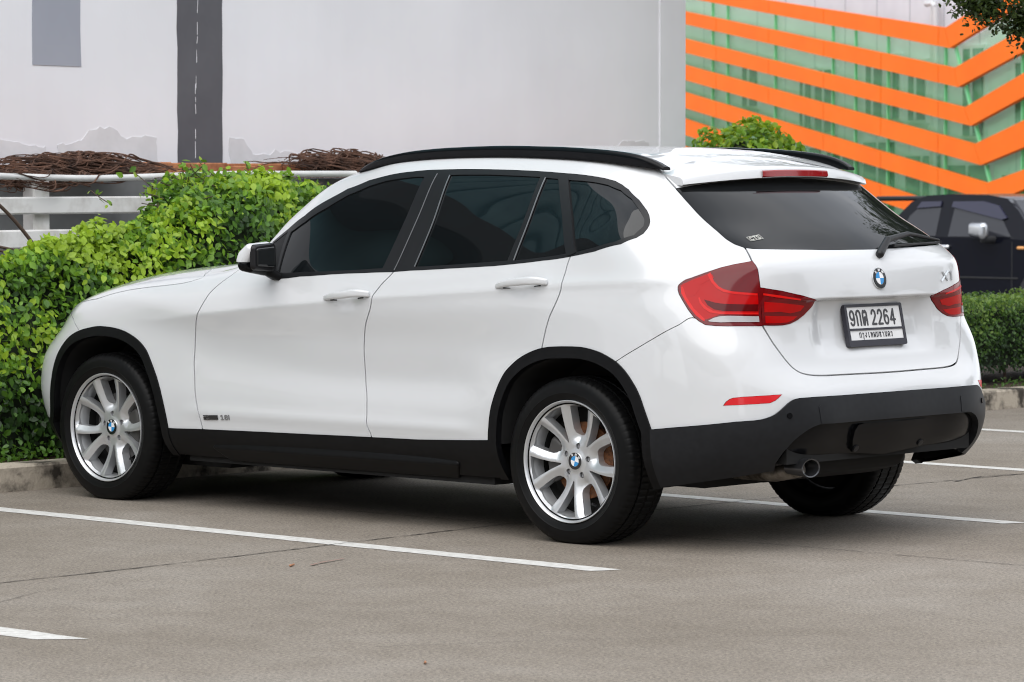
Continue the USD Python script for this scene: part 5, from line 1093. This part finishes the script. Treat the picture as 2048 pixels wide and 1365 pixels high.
X1a = stroke([(-.034, .018), (.004, -.018)], .007); X1b = stroke([(-.046, -.019), (.012, .020)], .009); X1c = unary_union([stroke([(.036, -.019), (.036, .019)], .0075), stroke([(.024, .013), (.036, .0175)], .005)])
for g, m_ in ((X1b.difference(X1a.buffer(0)), 'chrome'), (X1a, 'steel'), (X1c, 'steel')):
    obj('badge_letter', on_body(affinity_ext(g), bmid, dirx), m_, tg)
su = np.array(C_['sbadge']); sm_ = su.mean(0); sdir = S(su[1])[0]-S(su[0])[0]; L_ = np.linalg.norm(sdir)
fdp = PART['front_door']
gS = unary_union([sbox(-L_/2, -.010, L_/2*.12, .010)]).difference(unary_union([stroke([(-L_/2, .004), (-L_/2+.030, .004)], .003), stroke([(-L_/2+.012, -.004), (-L_/2+.036, -.004)], .003)]))
obj('badge_letter', on_body(affinity_ext(gS), sm_, sdir), 'badge_black', fdp)
t = meshkit.text_mesh('18i', .020, .002, bold=True); t.apply_translation([L_*.10-t.bounds[0, 0]+.004, -.010, 0]); t.apply_scale([1, 1, 1])
sx_ = (L_*.5-L_*.10-.006)/(t.bounds[1, 0]-t.bounds[0, 0]); t.apply_translation([-L_*.10, 0, 0]); t.apply_transform(np.diag([sx_, 1, 1, 1])); t.apply_translation([L_*.13, 0, 0])
obj('badge_letter', on_body(t, sm_, sdir), 'alloy_dark', fdp)
# window sticker
st_u = np.array(C_['cts'][0]); t = meshkit.text_mesh('CTS', .020, .0005, bold=True); t.apply_translation([-t.bounds[:, 0].mean(), -.009, 0])
stp = obj('window_sticker', on_body(t, st_u, (0, -1, 0), off=.001), 'sticker_silver', car)
stl = LineString([(-.034, -.012), (.034, -.012), (.034, .014), (-.034, .014), (-.034, -.012)]).buffer(.001)
obj('sticker_border', on_body(ext(stl, .0004), st_u, (0, -1, 0), off=.001), 'sticker_silver', stp)

# ------- number plate
PO = np.array([-.812, 0, .8435]); pn = np.array([-1, 0, -.205]); pn = pn/np.linalg.norm(pn)   # leans with the tailgate
pn = np.array([-.979, 0, .205]); pax = np.array([0, -1.0, 0]); pay = np.cross(pn, pax)
fr = sbox(-.182, -.0825, .182, .0825).buffer(-.008).buffer(.008)
hol = unary_union([sbox(-.168, -.012, .168, .0715), sbox(-.168, -.058, .168, -.020)])
plate = obj('number_plate', place(ext(fr, .014), PO-pn*.016, pax, pay, pn), 'plate_frame', tg)
obj('plate_rim', place(ext(fr.difference(hol), .006), PO-pn*.002, pax, pay, pn), 'plate_frame', plate)
obj('plate_sheet', place(ext(hol.buffer(.001), .0016), PO-pn*.0016, pax, pay, pn), 'plate_white', plate)
def glyph(strokes, w, sx=1.0, sy=1.0):
    return unary_union([LineString([(x*sx, y*sy) for x, y in s]).buffer(w/2, 6) for s in strokes])
def arc(cx, cy, rx_, ry_, a0, a1, n=14):
    t = np.radians(np.linspace(a0, a1, n)); return [(cx+rx_*math.cos(q), cy+ry_*math.sin(q)) for q in t]
G = {  # drawn in a unit box: x 0..1, y 0..1
 '9': [arc(.5, .68, .42, .30, 0, 360, 24), [(.92, .68), (.92, .35)]+arc(.5, .30, .42, .30, 0, -150, 12)],
 '2': [arc(.5, .70, .40, .29, 170, -35, 16)+[(.08, .02), (.95, .02)]],
 '6': [arc(.5, .30, .42, .29, 0, 360, 24), [(.08, .30), (.08, .62)]+arc(.5, .68, .42, .30, 180, 35, 12)],
 '4': [[(.72, 0), (.72, 1), (.05, .28), (1.0, .28)]],
 'ko': [[(.18, 0), (.18, .62), (.02, .74)]+arc(.5, .70, .42, .29, 160, 0, 14)+[(.92, 0)]],
 'to': [arc(.55, .42, .12, .10, 0, 360, 12), [(.48, .34), (.12, .02), (.08, .6)]+[(.10, .80), (.28, .97), (.48, .86), (.68, .97), (.90, .82), (.92, 0)], [(.48, .34), (.30, .0)]],
 'ro': [[(.15, .72), (.35, .95), (.80, .78)], [(.80, .78), (.70, .55), (.70, .05)], arc(.62, .10, .10, .10, 0, 360, 10)],
 'ng': [arc(.62, .85, .12, .10, 0, 360, 10), [(.74, .85), (.70, .30), (.45, .02), (.10, .45)]],
 'e': [arc(.5, .10, .14, .10, 0, 360, 10), [(.36, .12), (.36, 1.0)]],
 'tho': [arc(.14, .88, .11, .09, 0, 360, 10), [(.25, .88), (.25, 0)], [(.25, .10), (.60, .90), (.85, .80), (.85, 0)]],
 'pho': [arc(.14, .88, .11, .09, 0, 360, 10), [(.10, .80), (.20, 0), (.50, .60), (.80, 0), (.90, 1.0)]],
 'mo': [arc(.14, .88, .11, .09, 0, 360, 10), [(.22, .82), (.22, .12)], arc(.20, .10, .12, .10, 0, 360, 10), [(.30, .10), (.85, .15), (.85, 1.0)]],
 'ho': [arc(.14, .88, .11, .09, 0, 360, 10), [(.24, .85), (.24, 0)], [(.24, .45), (.60, .60), (.85, .0)], arc(.70, .85, .12, .10, 0, 360, 10)],
 'aa': [[(.15, .80), (.45, .97), (.70, .80), (.70, 0)]],
 'no': [arc(.14, .88, .11, .09, 0, 360, 10), [(.24, .85), (.24, 0)], arc(.70, .12, .12, .10, 0, 360, 10), [(.24, .02), (.80, .15), (.82, 1.0)]],
 'kho': [arc(.50, .40, .12, .10, 0, 360, 12), [(.40, .32), (.15, .0), (.12, .65)]+arc(.5, .68, .38, .29, 175, 0, 12)+[(.88, 0)]],
 'u': [[(.5, -.12), (.62, -.16), (.62, -.36)]],
}
def letters(seq, x0, y0, h, w, gapx, stroke_w, parent, name):
    x = x0
    for ch in seq:
        if ch == ' ': x += w*.55; continue
        if ch == 'u': g = glyph(G[ch], stroke_w, w, h); g = affinity.translate(g, x-w-gapx, y0)
        else:
            g = glyph(G[ch], stroke_w, w, h); g = affinity.translate(g, x, y0); x += w+gapx
        obj(name, place(ext(g, .0012), PO+pn*.0004, pax, pay, pn), 'plate_ink', parent)
letters(['9', 'ko', 'to', ' ', '2', '2', '6', '4'], -.153, .0015, .056, .0285, .0115, .0088, plate, 'plate_character')
letters(['ko', 'ro', 'u', 'ng', 'e', 'tho', 'pho', 'mo', 'ho', 'aa', 'no', 'kho', 'ro'], -.110, -.048, .0195, .0125, .0055, .0027, plate, 'plate_character')

# ------- wheels
WR = .3285
def tyre_mesh(seg=360):
    pr = [(.222, -.100), (.232, -.108), (.262, -.116), (.292, -.114), (.312, -.106), (.3225, -.094), (.3265, -.080), (.3275, -.062), (.3275, -.058), (.320, -.057), (.320, -.049), (.3282, -.048), (.3285, -.006), (.321, -.005), (.321, .005), (.3285, .006), (.3282, .048), (.320, .049), (.320, .057), (.3275, .058), (.3275, .062), (.3265, .080), (.3225, .094), (.312, .106), (.292, .114), (.270, .1165), (.2665, .1180), (.2625, .1150), (.250, .1105), (.2395, .1035), (.232, .098), (.222, .094)]
    pr = np.array(pr); th = np.linspace(0, 2*np.pi, seg, endpoint=False)
    V = np.zeros((seg, len(pr), 3))
    for s_ in range(seg):
        r = pr[:, 0].copy()
        sh = (np.abs(pr[:, 1]) > .0575) & (r > .3215)
        if s_ % 5 == 0: r[sh] -= .0035
        blk = (np.abs(pr[:, 1]) < .0485) & (np.abs(pr[:, 1]) > .0055)
        if s_ % 5 == 2: r[blk] -= .003
        V[s_, :, 0] = r*np.cos(th[s_]); V[s_, :, 1] = pr[:, 1]; V[s_, :, 2] = r*np.sin(th[s_])
    return ring_mesh(V)
def polar(a, r): return r*math.sin(math.radians(a)), r*math.cos(math.radians(a))
def rim_face(rot):
    disk = Point(0, 0).buffer(.2270, 64)
    wins = []
    for k in range(5):
        c = 72*k
        U = [(-12.6, .2165), (-13.8, .180), (-14.8, .147), (-14.8, .126), (-12, .111), (-6, .1035), (0, .1015), (6, .1035), (12, .111), (14.8, .126), (14.8, .147), (13.8, .180), (12.6, .2165), (5, .2185), (0, .219), (-5, .2185)]
        Vv = [(-12.8, .2165), (-10.2, .175), (-6.8, .130), (-4.2, .098), (-2.4, .083), (0, .077), (2.4, .083), (4.2, .098), (6.8, .130), (10.2, .175), (12.8, .2165), (5, .2185), (0, .219), (-5, .2185)]
        wins.append(Polygon([polar(c+a, r) for a, r in U]).buffer(-.004).buffer(.004)); wins.append(Polygon([polar(c+36+a, r) for a, r in Vv]).buffer(-.002).buffer(.002))
        px, py = polar(c, .0595); wins.append(Point(px, py).buffer(.0115, 10))
    g = disk.difference(unary_union(wins))
    def hgt(q):
        r = np.hypot(q[:, 0], q[:, 1]); a = np.degrees(np.arctan2(q[:, 0], q[:, 1])) % 72
        w = .064+.030*np.clip((r-.05)/.165, 0, 1)**1.4
        a = np.minimum(a, 72-a)                     # 0 at the U window, 36 at the V window
        ridge = np.interp(r, [.06, .10, .15, .21], [29, 27.0, 24.0, 19.0])
        d = np.radians(a-ridge)*r
        f = sst(.055, .10, r)*sst(.230, .214, r)
        drop = np.where(d < 0, -d*.55, d*.16)
        w = w-f*np.minimum(drop, .022)
        w = w+.004*sst(.050, .036, r)
        return w
    rings = [dens_ring(g.exterior.coords, .006)]+[dens_ring(i.coords, .005) for i in g.interiors]
    B = np.concatenate(rings); gx, gy = np.meshgrid(np.arange(-.22, .22, .006), np.arange(-.22, .22, .006)); I = np.c_[gx.ravel(), gy.ravel()]
    inn = g.buffer(-.003); I = I[shapely.contains_xy(inn, I[:, 0], I[:, 1])]
    Q = np.r_[B, I]+rng.uniform(-1e-6, 1e-6, (len(B)+len(I), 2)); T = Delaunay(Q).simplices; cc = Q[T].mean(1); T = T[shapely.contains_xy(g, cc[:, 0], cc[:, 1])]
    V = np.c_[Q[:, 0], hgt(Q), Q[:, 1]]; fn = np.cross(V[T[:, 1]]-V[T[:, 0]], V[T[:, 2]]-V[T[:, 0]]); fl = fn[:, 1] < 0; T[fl] = T[fl][:, ::-1]
    ms_ = [trimesh.Trimesh(V, T, process=False)]
    k0 = 0
    for R in rings:
        n_ = len(R); t_ = V[k0:k0+n_]; k0 += n_; b_ = t_.copy(); b_[:, 1] -= .042; c3 = np.r_[Q[k0-n_:k0]].mean(0)
        i = np.arange(n_); j = (i+1) % n_
        ms_.append(trimesh.Trimesh(np.r_[t_, b_], np.r_[np.stack([i, j, i+n_], 1), np.stack([j, j+n_, i+n_], 1)], process=False))
    lip = lathe([(.2270, .094), (.2285, .1000), (.2320, .1065), (.2355, .1090), (.2375, .1085), (.2385, .106), (.2385, .094), (.228, .085), (.222, .080)], 120)
    M = cat(ms_+[lip]); T4 = trimesh.transformations.rotation_matrix(math.radians(rot), [0, 1, 0]); M.apply_transform(T4); return M
barrel = lathe([(.2275, .092), (.2225, .080), (.2135, .055), (.209, .025)], 96)
inner_barrel = cat([lathe([(.209, .025), (.208, .0), (.209, -.06), (.222, -.095), (.232, -.105)], 96), lathe([(.03, -.012), (.205, -.012)], 64)])
TY = tyre_mesh()
def make_wheel(x, y, rot, side, front):
    w = sub(car, 'wheel'); fx = (lambda q: q) if side > 0 else mirror
    def pl(mesh): q = fx(mesh).copy(); q.apply_translation([x, y*side, .318]); return q
    ty = TY.copy(); v = ty.vertices; low = v[:, 2] < -.312; v[low, 2] = -.312-(v[low, 2]+.312)*-.15; v[:, 2] = np.maximum(v[:, 2], -.3178); ty.vertices = v
    obj('tyre', pl(ty), 'rubber', w, 35)
    obj('rim', pl(rim_face(rot)), 'alloy', w, 28); obj('rim_barrel', pl(barrel), 'alloy' if side > 0 else 'dark_inner', w, 50)
    obj('inner_barrel', pl(inner_barrel), 'dark_inner', w, 50)
    obj('brake_disc', pl(lathe([(.02, .018), (.150, .018), (.150, -.004), (.02, -.004)], 64)), 'cast_iron' if front else 'rusty_disc', w, 30)
    hubm = lathe([(.0, .030), (.075, .030), (.080, .022), (.080, 0), (.02, 0)], 48); obj('hub', pl(hubm), 'cast_iron', w, 30)
    cal = []
    for a in np.linspace(-28, 28, 9): 
        ang = math.radians(a+(180 if front else 0)); cal += [(( .148*math.cos(ang), .034, .148*math.sin(ang)), .020), ((.115*math.cos(ang), .034, .115*math.sin(ang)), .018)]
    obj('brake_caliper', pl(hullspheres(cal, 1)), 'cast_iron', w, 50)
    for k in range(5):
        px, pz = polar(72*k+rot, .0595); b_ = trimesh.creation.cylinder(.0085, .016, sections=6); b_.apply_transform(trimesh.transformations.rotation_matrix(math.pi/2, [1, 0, 0])); b_.apply_translation([px, .047, pz]); obj('wheel_bolt', pl(b_), 'alloy_dark', w)
    px, pz = polar(216+rot+4, .195); obj('valve', pl(tube([(px, .066, pz), (px*.96, .083, pz*.96)], .005, 8)), 'black_trim', w, 40)
    o = np.array([x, y*side+side*.0672, .318]); a_ = math.radians(rot-6)
    roundel(o, np.array([0, float(side), 0]), np.array([math.sin(a_), 0, math.cos(a_)]), .034, letters=True, parent=w, name='hub_cap')
def reshape_tyre(): pass
make_wheel(0, .7645, -8, 1, False); make_wheel(2.76, .75, 5, 1, True); make_wheel(0, .7645, 20, -1, False); make_wheel(2.76, .75, -30, -1, True)
